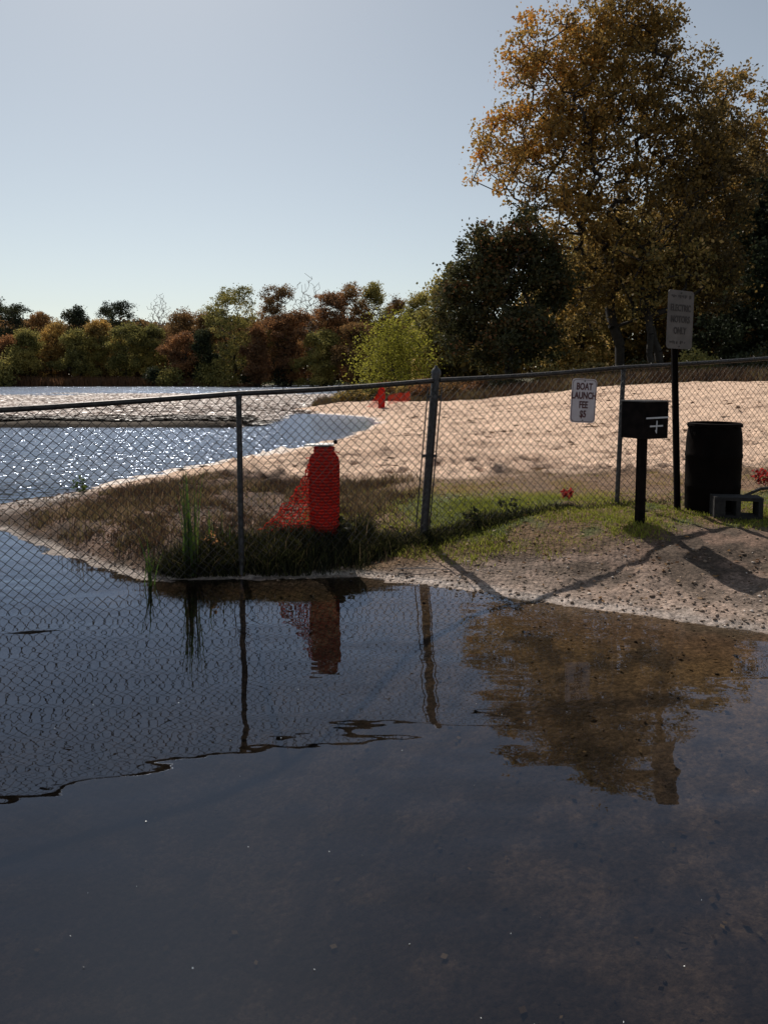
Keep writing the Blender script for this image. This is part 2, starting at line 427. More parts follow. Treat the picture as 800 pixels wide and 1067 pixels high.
# ------------------------------------------------------------------ trees
LEAFD = np.array([[-.5, 0, 0], [0, -.36, .06], [.5, 0, 0], [0, .36, -.06]])
def leaves(P, size, rng, tint, aspect=1.0):
    n = len(P)
    q = rng.normal(size=(n, 4)); q /= np.linalg.norm(q, axis=1, keepdims=True)
    a, b_, c_, d_ = q.T
    R = np.stack([np.stack([1 - 2 * (c_ ** 2 + d_ ** 2), 2 * (b_ * c_ - a * d_), 2 * (b_ * d_ + a * c_)], 1),
                  np.stack([2 * (b_ * c_ + a * d_), 1 - 2 * (b_ ** 2 + d_ ** 2), 2 * (c_ * d_ - a * b_)], 1),
                  np.stack([2 * (b_ * d_ - a * c_), 2 * (c_ * d_ + a * b_), 1 - 2 * (b_ ** 2 + c_ ** 2)], 1)], 1)
    sz = size * (.6 + .8 * rng.rand(n))
    D = LEAFD * np.array([1, aspect, 1])
    V = P[:, None, :] + np.einsum('nij,kj->nki', R, D) * sz[:, None, None]
    F = np.arange(4 * n).reshape(n, 4)
    return V.reshape(-1, 3), F, np.repeat(tint, 4)

def grow(tips, trunk, rng, wander=.12, seg=1.0):
    nodes = [np.array(trunk[0], float)]; par = [-1]
    for p in trunk[1:]:
        nodes.append(np.array(p, float)); par.append(len(nodes) - 2)
    nodes = list(nodes)
    top = nodes[-1]; t0 = len(nodes)
    order = np.argsort(np.linalg.norm(tips - top, axis=1))
    cap = 40000; NA = np.zeros((cap, 3)); n = len(nodes); NA[:n] = nodes
    zmin = trunk[max(1, len(trunk) // 3)][2]
    for t in order:
        T = tips[t]; d = T - NA[:n]; dist = np.linalg.norm(d, axis=1)
        cost = dist + 1.6 * np.maximum(0, -(d[:, 2]) + .15 * dist) + np.where(NA[:n, 2] < zmin, 3, 0)
        j = int(np.argmin(cost)); s0 = NA[j].copy(); L_ = dist[j]
        k = max(1, int(L_ / seg)); prev = j
        for q in range(1, k + 1):
            f = q / k
            p = s0 + (T - s0) * f
            p[2] += math.sin(f * PI) * L_ * .07
            if q < k: p = p + rng.normal(size=3) * wander * seg
            NA[n] = p; par.append(prev); prev = n; n += 1
            if n >= cap - 50: break
        if n >= cap - 50: break
    NA = NA[:n]; par = np.array(par)
    rad = np.zeros(n); 
    cnt = np.zeros(n)
    child = np.zeros(n, bool); child[par[1:]] = True
    acc = np.where(child, 0.0, 1.0)
    for j in range(n - 1, 0, -1): acc[par[j]] += acc[j]
    return NA, par, acc

def make_tree(name, label, cat, base, height, blobs, lm, bm_, seed, tips=300, per=45, leaf=.2, trunk_r=.2, lean=(0, 0),
              trunk_frac=.55, spread=.5, group=None, tintf=None, seg=1.0, parent_offset=None, sides=5, minr=.008, expo=.5, density=None, wander=.12):
    """blobs: (dx,dy,z,rx,ry,rz) relative to base; union of ellipsoids holds the crown"""
    rng = RS(seed)
    t = thing(name, label, cat, base, 0, group)
    B = np.array(blobs, float); vol = (B[:, 3] * B[:, 4] * B[:, 5]) ** .8; vol /= vol.sum()
    pick = rng.choice(len(B), tips, p=vol)
    u = rng.normal(size=(tips, 3)); u /= np.linalg.norm(u, axis=1, keepdims=True)
    r = rng.rand(tips) ** .45
    P = B[pick, :3] + u * r[:, None] * B[pick, 3:]
    P = P + rng.normal(size=P.shape) * .06 * B[pick, 3:]
    P[:, 2] = np.maximum(P[:, 2], .25)
    k = 7
    tr_ = [(lean[0] * (q / k) ** 1.3 + rng.normal() * .012 * height * (q > 0) * .5, lean[1] * (q / k) + rng.normal() * .006 * height * (q > 0), -0.15 + height * trunk_frac * q / k) for q in range(k + 1)]
    NA, par, acc = grow(P, tr_, rng, seg=seg, wander=wander)
    R = trunk_r * (acc / acc[0]) ** expo; R = np.maximum(R, minr); R[0] *= 1.25
    V, fg = tubes(NA[par[1:]], NA[1:], np.minimum(R[par[1:]], R[1:] * 1.5 + .01), R[1:], k=sides)
    obj_np('trunk' if cat == 'tree' else 'stems', V, fg, bm_, t, smooth=True)
    if per:
        # clumps around outer nodes
        tipn = NA[(acc < 4) & (np.arange(len(NA)) > 8)]
        n = tips * per
        c = tipn[rng.randint(len(tipn), size=n)]
        cw = rng.rand(len(tipn)); 
        idx = rng.randint(len(tipn), size=n); c = tipn[idx]
        # uneven: drop leaves of some clumps
        keep = rng.rand(n) < np.clip(.25 + 1.1 * cw[idx], 0, 1); c = c[keep]; idx = idx[keep]; n = len(c)
        Q = c + rng.normal(size=(n, 3)) * spread * np.array([1, 1, .75]) * (.5 + cw[idx][:, None])
        Q[:, 2] = np.maximum(Q[:, 2], .08)
        clump = rng.rand(len(tipn))[idx]
        tint = .5 * clump + .5 * rng.rand(n)
        if tintf is not None: tint = np.clip(tintf(Q, tint), 0, 1)
        LV, LF, LT = leaves(Q, leaf, rng, tint)
        obj_np('crown' if cat == 'tree' else 'foliage', LV, [LF], lm, t, tint=LT)
    return t

M_bark = pmat('bark_material', (.016, .012, .010), (.045, .035, .028), rough=.9, scale=5, bump=.02, bscale=14)
M_barkpale = pmat('pale_bark_material', (.20, .17, .15), (.32, .29, .26), rough=.9, scale=3)
gold = [(0, (.08, .058, .025)), (.3, (.17, .115, .04)), (.6, (.30, .19, .05)), (.82, (.44, .24, .055)), (1, (.55, .22, .04))]
L_gold = leafmat('golden_leaf_material', gold, .5, gain=1)
L_dark = leafmat('dark_leaf_material', [(0, (.018, .020, .010)), (.6, (.05, .05, .02)), (.85, (.11, .07, .025)), (1, (.24, .08, .04))], .45, gain=1.5)
L_olive = leafmat('olive_leaf_material', [(0, (.035, .035, .012)), (.5, (.09, .08, .024)), (1, (.17, .13, .035))], .42, gain=2.9)
L_orange = leafmat('orange_leaf_material', [(0, (.06, .045, .018)), (.5, (.16, .105, .034)), (1, (.28, .17, .045))], .42, gain=2.6)
L_rust = leafmat('rust_leaf_material', [(0, (.045, .026, .014)), (.5, (.12, .060, .028)), (1, (.22, .105, .04))], .42, gain=2.3)
L_brown = leafmat('brown_leaf_material', [(0, (.03, .02, .01)), (.5, (.08, .048, .02)), (1, (.15, .08, .03))], .4, gain=3.0)
L_ever = leafmat('evergreen_leaf_material', [(0, (.010, .014, .010)), (.6, (.025, .03, .015)), (1, (.05, .05, .022))], .25, gain=1.9)
L_lime = leafmat('yellow_green_leaf_material', [(0, (.10, .105, .014)), (.5, (.27, .26, .035)), (1, (.44, .40, .07))], .5)
L_under = leafmat('understory_leaf_material', [(0, (.02, .018, .008)), (.45, (.07, .055, .018)), (.8, (.15, .10, .03)), (1, (.30, .20, .09))], .5, gain=3.4)

# --- the big golden tree (crown reaches far above the frame)
def zat(py, d): return 1.55 + d * math.tan(math.atan((459.4 - py) / 770) - math.radians(5))
def xat(px, py, d):
    th = math.radians(5); u = (px - 400) / 770; v = (459.4 - py) / 770
    return u * d / (math.cos(th) + v * math.sin(th))
def crown(specs, bx, by, bz, depth=None):
    out = []
    for px, py, rx, rz in specs:
        x = xat(px, py, by); z = zat(py, by); s = by / 770 * (1 + .1 * (533 - py) / 533)
        out.append((x - bx, random.uniform(-.3, .3) * rx * s, z - bz, rx * s, (depth or rx * s), rz * s * 1.03))
    return out
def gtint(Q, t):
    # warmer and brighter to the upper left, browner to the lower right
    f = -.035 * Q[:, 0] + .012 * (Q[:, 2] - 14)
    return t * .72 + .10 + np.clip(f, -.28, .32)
bx, by = 14.35, 45; bz = gz1(bx, by)
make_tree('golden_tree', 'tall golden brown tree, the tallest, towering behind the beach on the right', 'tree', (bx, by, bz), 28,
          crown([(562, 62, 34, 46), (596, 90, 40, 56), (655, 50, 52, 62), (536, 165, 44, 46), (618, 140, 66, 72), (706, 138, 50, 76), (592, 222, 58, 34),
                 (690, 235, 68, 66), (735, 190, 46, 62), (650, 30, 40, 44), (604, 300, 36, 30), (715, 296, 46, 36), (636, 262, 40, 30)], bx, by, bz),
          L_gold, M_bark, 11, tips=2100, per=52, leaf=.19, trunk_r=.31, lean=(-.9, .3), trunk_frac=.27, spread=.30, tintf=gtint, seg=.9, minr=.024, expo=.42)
specs = [
 ('maple_tree', 'round dark green tree with reddish leaves left of the tall golden tree', 530, 42, [(516, 268, 34, 32), (540, 262, 26, 30), (494, 305, 34, 34), (565, 298, 34, 48), (528, 310, 40, 50), (478, 340, 26, 26), (528, 352, 62, 28), (575, 262, 18, 20)], L_dark, 330, 150, .19, .24),
 ('shade_tree', 'broad olive brown tree behind the right shoulder of the golden tree', 755, 56, [(750, 150, 44, 60), (795, 190, 50, 66), (770, 220, 56, 60), (745, 250, 60, 60), (720, 300, 50, 40)], L_gold, 700, 75, .22, .3),
 ('shade_tree', 'near black shaded tree at the right edge of the photo', 806, 49, [(812, 290, 62, 78), (790, 345, 66, 40), (840, 220, 60, 60), (790, 225, 22, 40)], L_ever, 420, 120, .22, .3),
 ('young_tree', 'thin leaning tree in the understory just right of the golden trunk', 688, 43.5, [(665, 270, 36, 40), (676, 310, 26, 24)], L_under, 80, 45, .2, .26),
 ('young_tree', 'slender twin trunk understory tree behind the tall metal sign', 676, 43, [(705, 280, 40, 40), (690, 300, 26, 24)], L_under, 80, 45, .2, .2),
 ('woodland_tree', 'olive understory tree between the dark round tree and the golden trunk', 604, 55, [(605, 300, 44, 56), (600, 350, 50, 34)], L_under, 220, 65, .24, .2),
 ('woodland_tree', 'brown understory tree at the back behind the golden trunk', 650, 62, [(650, 290, 60, 60), (640, 350, 60, 34)], L_under, 240, 65, .27, .2),
 ('woodland_tree', 'dim brown tree filling the wood behind the metal sign post', 725, 60, [(735, 300, 50, 70), (740, 350, 60, 34)], L_brown, 240, 65, .27, .2),
 ('woodland_tree', 'grey green tree peeping out behind the left side of the round dark tree', 462, 62, [(455, 340, 24, 38), (470, 305, 22, 26), (440, 355, 18, 20)], L_olive, 150, 55, .25, .18),
]
for k, (nm, lb, px, d, bl, lm, tips, per, lf, tr_) in enumerate(specs):
    x = xat(px, 390, d); z0 = gz1(x, d)
    top = min(b_[1] - b_[3] for b_ in bl); h = zat(top, d) - z0
    make_tree(nm, lb, 'tree', (x, d, z0), h, crown(bl, x, d, z0), lm, M_bark, 31 + k, tips=int(tips * 1.4), per=int(per * .8), leaf=lf, trunk_r=tr_,
              trunk_frac=.45, spread=.30, seg=.9, minr=.015,
              lean=((-.9, 0) if k == 3 else (0, 0)))

# the yellow-green bush and shrubs near the beach back edge
def shrub(name, label, px, d, w_px, top_y, lm, tips, per, leaf, seed, group=None, dens=1):
    x = xat(px, 395, d); z0 = gz1(x, d); h = zat(top_y, d) - z0; r = w_px * d / 770
    bl = [(0, 0, h * .5, r * .8, r * .8, h * .5), (-r * .4, 0, h * .38, r * .6, r * .6, h * .38), (r * .42, 0, h * .36, r * .6, r * .6, h * .36), (r * .1, 0, h * .72, r * .45, r * .45, h * .28)]
    return make_tree(name, label, 'shrub', (x, d, z0), h, bl, lm, M_bark, seed, tips=tips, per=per, leaf=leaf, trunk_r=.02 + h * .014, trunk_frac=.3, spread=.09 * h + .08, seg=.3 * max(1, h / 3), minr=.006 + h * .001, group=group)
shrub('willow_shrub', 'bright yellow green bush standing alone behind the cove', 411, 50, 38, 329, L_lime, 300, 46, .13, 71)
brushlist = [
 ('brown green brush clump nearest the water at the cove head', 365, 36.5, 18, 407, L_under), ('low olive bush left of the distant orange fence roll', 384, 38, 16, 402, L_olive),
 ('rusty leaved bush directly behind the distant orange fence roll', 402, 39, 16, 400, L_rust), ('olive bush just right of the distant orange fence roll', 424, 38.5, 16, 401, L_under),
 ('dark reddish bush seen just left of the leaning fence post top', 441, 38, 15, 398, L_rust), ('dark brown bush seen just right of the leaning fence post', 470, 37.5, 18, 397, L_brown),
 ('reddish low bush below the round dark tree', 497, 37, 18, 396, L_rust), ('dark low bush under the right side of the round dark tree', 530, 36.5, 20, 394, L_dark),
 ('leafy olive bush above the boat launch sign', 575, 37, 22, 386, L_under), ('orange brown bush at the foot of the golden trunk', 615, 36, 22, 380, L_under),
 ('dark bush between golden trunk and the metal sign post', 665, 35, 24, 378, L_dark), ('grey green bush just right of the metal sign post', 728, 34, 24, 368, L_olive),
 ('dark bush above the black barrel', 770, 32, 24, 372, L_ever), ('dark bush at right edge beyond the sand', 805, 30, 24, 368, L_dark)]
for k, (lb, px, d, wp, ty, lm) in enumerate(brushlist):
    shrub('shrub', lb, px, d, wp, ty, lm, 90, 42, .09 if k < 8 else .13, 80 + k, group='shrubs along the back of the beach')

# --- far shore trees
FAR = [
 (8, 322, 24, L_ever, 128, 'blackish evergreen tree at the left end of the far shore'),
 (40, 334, 18, L_brown, 130, 'brown tree beside the black evergreen at left'),
 (54, 343, 19, L_orange, 122, 'yellow orange tree second from the left on the far shore'),
 (80, 328, 13, L_ever, 126, 'narrow dark tree rising above the yellow orange tree'),
 (104, 342, 17, L_orange, 121, 'orange olive tree left of the round dark crown'),
 (122, 321, 26, L_ever, 136, 'wide dark round crowned tree at the back of the far shore'),
 (132, 344, 19, L_olive, 120, 'olive gold tree in front of the wide dark crown'),
 (15, 358, 14, L_rust, 118, 'small rusty red tree low at the left end'),
 (84, 352, 16, L_olive, 118, 'olive tree low in front of the narrow dark tree'),
 (30, 352, 15, L_olive, 117, 'green olive tree standing in front of the far left evergreens'),
 (168, 316, 13, None, 133, 'bare grey tree on the left far shore with no leaves'),
 (188, 328, 20, L_brown, 128, 'dark brown tree just right of the left bare tree'),
 (156, 347, 14, L_olive, 122, 'slim olive tree just below the left bare tree'),
 (190, 355, 17, L_rust, 117, 'rusty red tree with rounded crown in the middle of the far shore'),
 (213, 352, 9, L_ever, 116, 'small dark green tree between rusty red tree and tall gold one'),
 (216, 332, 16, L_brown, 126, 'brown tree behind the small dark green tree'),
 (245, 306, 29, L_olive, 117, 'tall olive gold tree with tufted top, tallest of the far shore middle'),
 (269, 347, 10, L_rust, 113, 'narrow bright rust orange tree right of the tall olive gold one'),
 (290, 304, 20, L_brown, 122, 'brown olive open tree left of the right bare tree'),
 (303, 332, 22, L_rust, 116, 'reddish brown tree low under the right bare tree'),
 (322, 297, 17, None, 124, 'bare grey tree with fan of branches in the far shore centre'),
 (345, 309, 22, L_rust, 120, 'rust brown tree immediately right of the fan shaped bare tree'),
 (366, 300, 18, L_brown, 122, 'dark tall open tree left of the yellow green bush'),
 (388, 300, 16, L_olive, 126, 'thin topped olive tree above the yellow green bush'),
 (335, 352, 20, L_olive, 114, 'low olive tree over the lawn on the far shore'),
 (372, 345, 20, L_brown, 112, 'brown tree partly behind the yellow green bush'),
 (415, 318, 16, L_brown, 122, 'brown tree rising behind the yellow green bush'),
 (436, 312, 16, L_olive, 118, 'grey olive tree right of the yellow green bush'),
]
for k, (px, ty, hw, lm, d, lb) in enumerate(FAR):
    ty -= 9 if lm is not None else 12
    x = xat(px, 395, d); z0 = gz1(x, d); h = zat(ty, d) - z0; r = hw * d / 770 * (1.6 if lm is not None else 1); rg = RS(200 + k)
    if lm is None:
        bl = [(0, 0, h * .72, r, r, h * .27), (0, 0, h * .5, r * .7, r * .7, h * .2)]
        make_tree('bare_tree', lb, 'tree', (x, d, z0), h, bl, L_brown, M_barkpale, 300 + k, tips=420, per=0, trunk_r=.2, trunk_frac=.5, seg=1.0, minr=.03, wander=.035)
        continue
    bl = [(0, 0, h * .5, r * .5, r * .5, h * .40)]
    for q in range(20):
        a = rg.rand() * 6.28
        fz_ = rg.uniform(.16, .93); wz = math.sin(min(1, (1 - fz_) * 1.25 + .08) * PI * .62) * (.75 + .35 * rg.rand())
        bl.append((math.cos(a) * r * wz * rg.uniform(.4, 1), math.sin(a) * r * wz * .7, h * fz_, r * rg.uniform(.13, .32), r * .3, h * rg.uniform(.04, .10)))
    bl.append((rg.uniform(-.25, .25) * r, 0, h * .86, r * .36, r * .36, h * .13))
    make_tree('far_tree', lb, 'tree', (x, d, z0), h, bl, lm, M_bark, 300 + k, tips=560, per=44, leaf=.23, trunk_r=.2, trunk_frac=.5, tintf=(lambda Q, t, q0=k * 7.7: t * .8 + .1 + 1.1 * fbm(Q[:, 0] + q0, Q[:, 2] * 1.5, .35, 3)),
              spread=.30, seg=1.6, minr=.03, sides=4)
for k, (px, d, wp, ty, lm, lb) in enumerate([(160, 114, 9, 382, L_ever, 'small dark bush at the water edge of the far shore'), (178, 113, 13, 383, L_olive, 'pale green bush low on the far shore'),
       (214, 114, 12, 380, L_olive, 'yellow green bush below the small dark green tree'), (232, 113, 16, 378, L_olive, 'olive bush at the foot of the tall olive gold tree'),
       (292, 116, 10, 368, L_ever, 'dark bush at the left side of the far lawn'), (336, 117, 14, 378, L_ever, 'low dark rounded bush on the far lawn'), (4, 112, 10, 372, L_olive, 'green yellow bush at the left end of the far bank'), (262, 116, 10, 380, L_ever, 'dark bush under the narrow rust orange tree')]):
    shrub('shrub', lb, px, d, wp, ty, lm, 80, 30, .3, 400 + k, group='bushes on the far bank')
# woodland mass behind
rng = RS(5)
n = 70000; px = rng.rand(n) * 560 - 40; d = 134 + rng.rand(n) * 26
x = (px - 400) / 770 * d; ph = 12.6 + 1.8 * fbm(x, d * 0 + 3, .09, 4) * 2
z = .6 + rng.rand(n) ** .8 * (ph - np.where(px > 200, 1.5, 2))
LV, LF, LT = leaves(np.stack([x, d, z], 1), .8, rng, np.clip(.3 * rng.rand(n) + .35 + fbm(x, z * 2, .2, 3), 0, 1))
o = obj_np('distant_woodland', LV, [LF], L_brown, tint=LT); tag(o, 'dim brown woodland mass behind the trees of the far shore', 'woodland', kind='stuff')
n = 60000; d = 60 + rng.rand(n) * 22; px = 430 + rng.rand(n) * 480; x = (px - 400) / 770 * d
z = 1 + rng.rand(n) * (3 + 11 * sm(px, 470, 620)) * (1 + .6 * fbm(x, x * 0, .2, 3))
LV, LF, LT = leaves(np.stack([x, d, z], 1), .5, rng, np.clip(rng.rand(n) * .8 + fbm(x, z, .3, 3), 0, 1))
o = obj_np('woodland_understory', LV, [LF], L_under, tint=LT); tag(o, 'dense dim undergrowth filling the wood behind the beach', 'undergrowth', kind='stuff')

# ------------------------------------------------------------------ grass / weeds
def blades(xs, ys, h, wd, rng, lean=.35):
    n = len(xs); z = gz(xs, ys) - .01
    a = rng.rand(n) * 2 * PI; la = rng.rand(n) * 2 * PI; lm_ = rng.rand(n) * lean * h
    bx_ = np.cos(a) * wd / 2; by_ = np.sin(a) * wd / 2
    P = np.stack([xs, ys, z], 1); W = np.stack([bx_, by_, 0 * bx_], 1)
    Ld = np.stack([np.cos(la) * lm_, np.sin(la) * lm_, 0 * lm_], 1); U = np.stack([0 * h, 0 * h, h], 1)
    V = np.stack([P - W, P + W, P + W * .7 + Ld * .35 + U * .55, P - W * .7 + Ld * .35 + U * .55, P + Ld + U * .97], 1).reshape(-1, 3)
    b0 = (np.arange(n) * 5)[:, None]
    return V, [b0 + np.array([[0, 1, 2, 3]]), b0 + np.array([[3, 2, 4]])]
def scatter(n, x0, x1, y0, y1, rng): return x0 + rng.rand(n) * (x1 - x0), y0 + rng.rand(n) * (y1 - y0)
G_lawn = leafmat('lawn_blade_material', [(0, (.07, .075, .015)), (.5, (.22, .24, .035)), (.8, (.36, .36, .06)), (1, (.38, .27, .13))], .5)
G_weed = leafmat('dry_weed_material', [(0, (.035, .020, .013)), (.45, (.12, .070, .042)), (.75, (.14, .115, .045)), (1, (.28, .19, .12))], .45)
G_dark = leafmat('dark_tuft_material', [(0, (.010, .010, .005)), (.6, (.035, .038, .014)), (.85, (.10, .10, .03)), (1, (.22, .16, .09))], .35)
G_reed = leafmat('reed_material', [(0, (.03, .05, .012)), (.6, (.07, .12, .022)), (1, (.14, .17, .04))], .4)

rng = RS(21)
x, y = scatter(260000, -.8, 7.5, 5.2, 10.4, rng); sd = sdist(x, y); s_, g_ = zones(x, y, sd, None)
pt = fbm(x, y, 2.2, 3)
dens = g_ * np.clip(.80 + pt * 1.8 - sm(y + pt, 7.2, 8.1) * .66, 0.02, 1) * (sd > .35) * (.55 + .45 * sm(y + pt * 3, 5.7, 6.1))
k = rng.rand(len(x)) < dens; x, y = x[k], y[k]; pt = pt[k]
h = (.012 + .035 * rng.rand(len(x))) * (1 + 1.0 * pt)
V, fg = blades(x, y, h, .006 + .004 * rng.rand(len(x)), rng, .9)
tt = np.clip(rng.rand(len(x)) * .6 + .2 + .5 * fbm(x, y, 1.1, 3) + .55 * sm(y, 7.0, 7.9), 0, 1)
o = obj_np('grass', V, fg, G_lawn, tint=np.repeat(tt, 5)); tag(o, 'short green lawn grass growing along the fence behind the gravel', 'grass', kind='stuff')

x, y = scatter(150000, -4.9, 0.6, 5.45, 10.2, rng); sd = sdist(x, y); s_, g_ = zones(x, y, sd, None)
pt = fbm(x, y, 1.5, 4)
dens = (1 - s_) * sm(sd, .06, .32) * np.clip(sm(pt + .4 * fbm(x, y, 6, 2), .0, .16) + .06, 0, 1) * (1 - sm(x, -.2, .6))
k = rng.rand(len(x)) < dens; x, y, pt = x[k], y[k], pt[k]
h = (.02 + .085 * rng.rand(len(x)) ** 2.2) * (1 + 2.2 * pt) * (1 - .35 * sm(-x, 2.5, 4.5))
V, fg = blades(x, y, h, .006 + .006 * rng.rand(len(x)), rng, 1.1)
tt = np.clip(rng.rand(len(x)) * .8 + 1.3 * fbm(x, y, 2.5, 3) + .08, 0, 1)
o = obj_np('dry_weeds', V, fg, G_weed, tint=np.repeat(tt, 5)); tag(o, 'low brown and olive weeds covering the spit left of the fence post', 'weeds', kind='stuff')

# dark unmown band along the fence foot
def fy(x): return 5.6 + .433 * (x + 1.1)
x = -1.9 + rng.rand(110000) * 5.0; off = rng.normal(size=110000)
wid = np.where(x < -.1, .17, .08); y = fy(x) - np.where(x < -.1, -.13, .0) + off * wid
sd = sdist(x, y); pt = fbm(x, y, 3, 3)
dd = np.interp(x, [-1.9, -1.5, -.2, .4, 1.0, 1.9, 3.1], [.3, 1, 1, .6, .4, .06, .03])
k = (sd > .03) & (rng.rand(110000) < dd * .8 * np.clip(.8 + pt * 1.6, 0, 1)); x, y = x[k], y[k]
h = np.interp(x, [-1.9, -1.5, -.5, .2, .6, 3.1], [.09, .19, .17, .10, .07, .05]) * (.35 + .75 * rng.rand(len(x)))
V, fg = blades(x, y, h, .004 + .006 * rng.rand(len(x)), rng, 1.1)
tt = rng.rand(len(x)) ** 1.6
o = obj_np('tall_grass', V, fg, G_dark, tint=np.repeat(tt, 5)); tag(o, 'dark unmown grass along the foot of the chain link fence', 'grass', kind='stuff')

n = 1500; x = -3.6 + rng.rand(n) * 4.0; y = 5.6 + rng.rand(n) * 2.6; sd = sdist(x, y)
k = (sd > .12) & (rng.rand(n) < np.clip(.3 + 3 * fbm(x, y, 1.7, 3), 0, 1)); x, y = x[k], y[k]
V, fg = blades(x, y, .12 + .22 * rng.rand(len(x)), .004 + .003 * rng.rand(len(x)), rng, .6)
o = obj_np('dry_stalks', V, fg, G_weed, tint=np.repeat(rng.rand(len(x)), 5)); tag(o, 'thin brown dead stalks standing in the weeds of the spit', 'stalks', kind='stuff')

# pebbles and dead leaves on the gravel
ico = bmesh.new(); bmesh.ops.create_icosphere(ico, subdivisions=1, radius=1)
IV = np.array([v.co[:] for v in ico.verts]); IF = np.array([[v.index for v in f.verts] for f in ico.faces]); ico.free()
M_peb = leafmat('pebble_material', [(0, (.13, .092, .068)), (.6, (.24, .175, .13)), (.88, (.36, .28, .22)), (1, (.66, .57, .50))], 0.0)
M_peb2 = leafmat('submerged_pebble_material', [(0, (.02, .016, .013)), (.6, (.06, .048, .038)), (1, (.13, .11, .09))], 0.0)
def pebbles(x, y, s, rng, name, label, sink=.3, mat=None):
    n = len(x); z = gz(x, y) 
    sc = s[:, None] * (.6 + .8 * rng.rand(n, 3)) * np.array([1, 1, .6])
    V = IV[None] * sc[:, None, :] * (1 + .18 * rng.normal(size=(n, len(IV), 1)))
    a = rng.rand(n) * 6.28; ca, sa = np.cos(a)[:, None], np.sin(a)[:, None]
    Vx = V[..., 0] * ca - V[..., 1] * sa; Vy = V[..., 0] * sa + V[..., 1] * ca
    V = np.stack([Vx + x[:, None], Vy + y[:, None], V[..., 2] + (z + s * sink)[:, None]], 2).reshape(-1, 3)
    F = (IF[None] + (np.arange(n) * len(IV))[:, None, None]).reshape(-1, 3)
    o = obj_np(name, V, [F], mat or M_peb, tint=np.repeat(rng.rand(n), len(IV))); tag(o, label, name, kind='stuff'); return o
x, y = scatter(90000, -5, 5.2, 3.4, 8.8, rng); sd = sdist(x, y); s_, g_ = zones(x, y, sd, None)
dens = (.25 + .35 * rng.rand(len(x))) * (1 - .85 * (x < -.6)) * (sd > -.03) * np.clip(np.exp(-np.maximum(sd - .1, 0) / np.where(x > -.3, .8, .22)) * 1.0, 0, 1) * (1 - g_ * .75) * np.clip(.7 + 2 * fbm(x, y, 2.5, 3), .05, 1)
k = rng.rand(len(x)) < dens; x, y = x[k], y[k]
pebbles(x, y, .0045 + .011 * rng.rand(len(x)) ** 2.5, rng, 'gravel', 'pale gravel and pebbles scattered along the near waterline')
x, y = scatter(1100, -1, 5, .3, 5.6, rng); sd = sdist(x, y); k = (sd < -.02) & (rng.rand(1100) < np.exp(sd / .8) + .12); x, y = x[k], y[k]
pebbles(x, y, .004 + .010 * rng.rand(len(x)) ** 3, rng, 'pebbles', 'submerged pebbles on the bottom under the shallow water', mat=M_peb2)
x, y = scatter(2200, -2.2, 5, .6, 5.8, rng); sd = sdist(x, y); k = (sd < -.03) & (rng.rand(2200) < .25 + .6 * (x > .2)); x, y = x[k], y[k]
LV, LF, LT = leaves(np.stack([x, y, gz(x, y) + .012], 1), .03, rng, rng.rand(len(x))); zz = np.repeat(gz(x, y) + .012, 4); LV[:, 2] = zz + (LV[:, 2] - zz) * .25
L_sunk = leafmat('sunken_leaf_material', [(0, (.03, .018, .01)), (.6, (.09, .06, .03)), (1, (.22, .16, .09))], .1)
o = obj_np('sunken_leaves', LV, [LF], L_sunk, tint=LT); tag(o, 'dead leaves lying on the bottom under the shallow foreground water', 'sunken leaves', kind='stuff')
# litter of leaves
M_lit = leafmat('leaf_litter_material', [(0, (.05, .025, .012)), (.6, (.17, .09, .045)), (.9, (.34, .20, .09)), (1, (.55, .42, .30))], .3)
x, y = scatter(34000, -5, 7, 3.6, 9.6, rng); sd = sdist(x, y)
k = (sd > .03) & (rng.rand(len(x)) < np.clip(.30 + 2.4 * fbm(x, y, 1.8, 3), 0.02, 1) * (1 - .55 * sm(x, -.8, .6))); x, y = x[k], y[k]
z = gz(x, y) + .006 + .01 * rng.rand(len(x))
LV, LF, LT = leaves(np.stack([x, y, z], 1), .032, rng, rng.rand(len(x)) * (1 - .5 * (x < -.5))); LV[:, 2] = np.repeat(z, 4) + (LV[:, 2] - np.repeat(z, 4)) * .45
o = obj_np('leaf_litter', LV, [LF], M_lit, tint=LT); tag(o, 'dead brown leaves scattered over the gravel and spit', 'leaf litter', kind='stuff')
# beach debris: dark specks of leaves and twigs on the sand
x, y = scatter(5200, -3, 14, 9.3, 34, rng); sd = sdist(x, y)
k = (sd > .3) & (rng.rand(len(x)) < np.clip(.3 + 3 * fbm(x, y, .7, 3), .02, 1)); x, y = x[k], y[k]
z = gz(x, y) + .01
LV, LF, LT = leaves(np.stack([x, y, z], 1), .10, rng, rng.rand(len(x)) * .5); LV[:, 2] = np.repeat(z, 4) + (LV[:, 2] - np.repeat(z, 4)) * .3; LV[:, 0] = np.repeat(x, 4) + (LV[:, 0] - np.repeat(x, 4)) * 2.0
o = obj_np('beach_debris', LV, [LF], M_lit, tint=LT); tag(o, 'small dark scraps of leaf and twig strewn over the sand beach', 'beach debris', kind='stuff')
L_pad = leafmat('lily_pad_material', [(0, (.05, .03, .018)), (.38, (.14, .085, .055)), (.5, (.48, .38, .33)), (1, (.85, .76, .70))], .15, gloss=.10, grough=.4)  # pale stops paint the backlit glints on the plants
n = 170000; y = 23 + rng.rand(n) ** 1.2 * 45; x = -1 - rng.rand(n) * (y * .62); fmk = flatmask(x, y)
sdp = sdist(x, y); k = (rng.rand(n) < fmk * np.clip(.85 + 2 * fbm(x * .4, y, .5, 3), .1, 1)) & (sdp < .2); x, y = x[k], y[k]
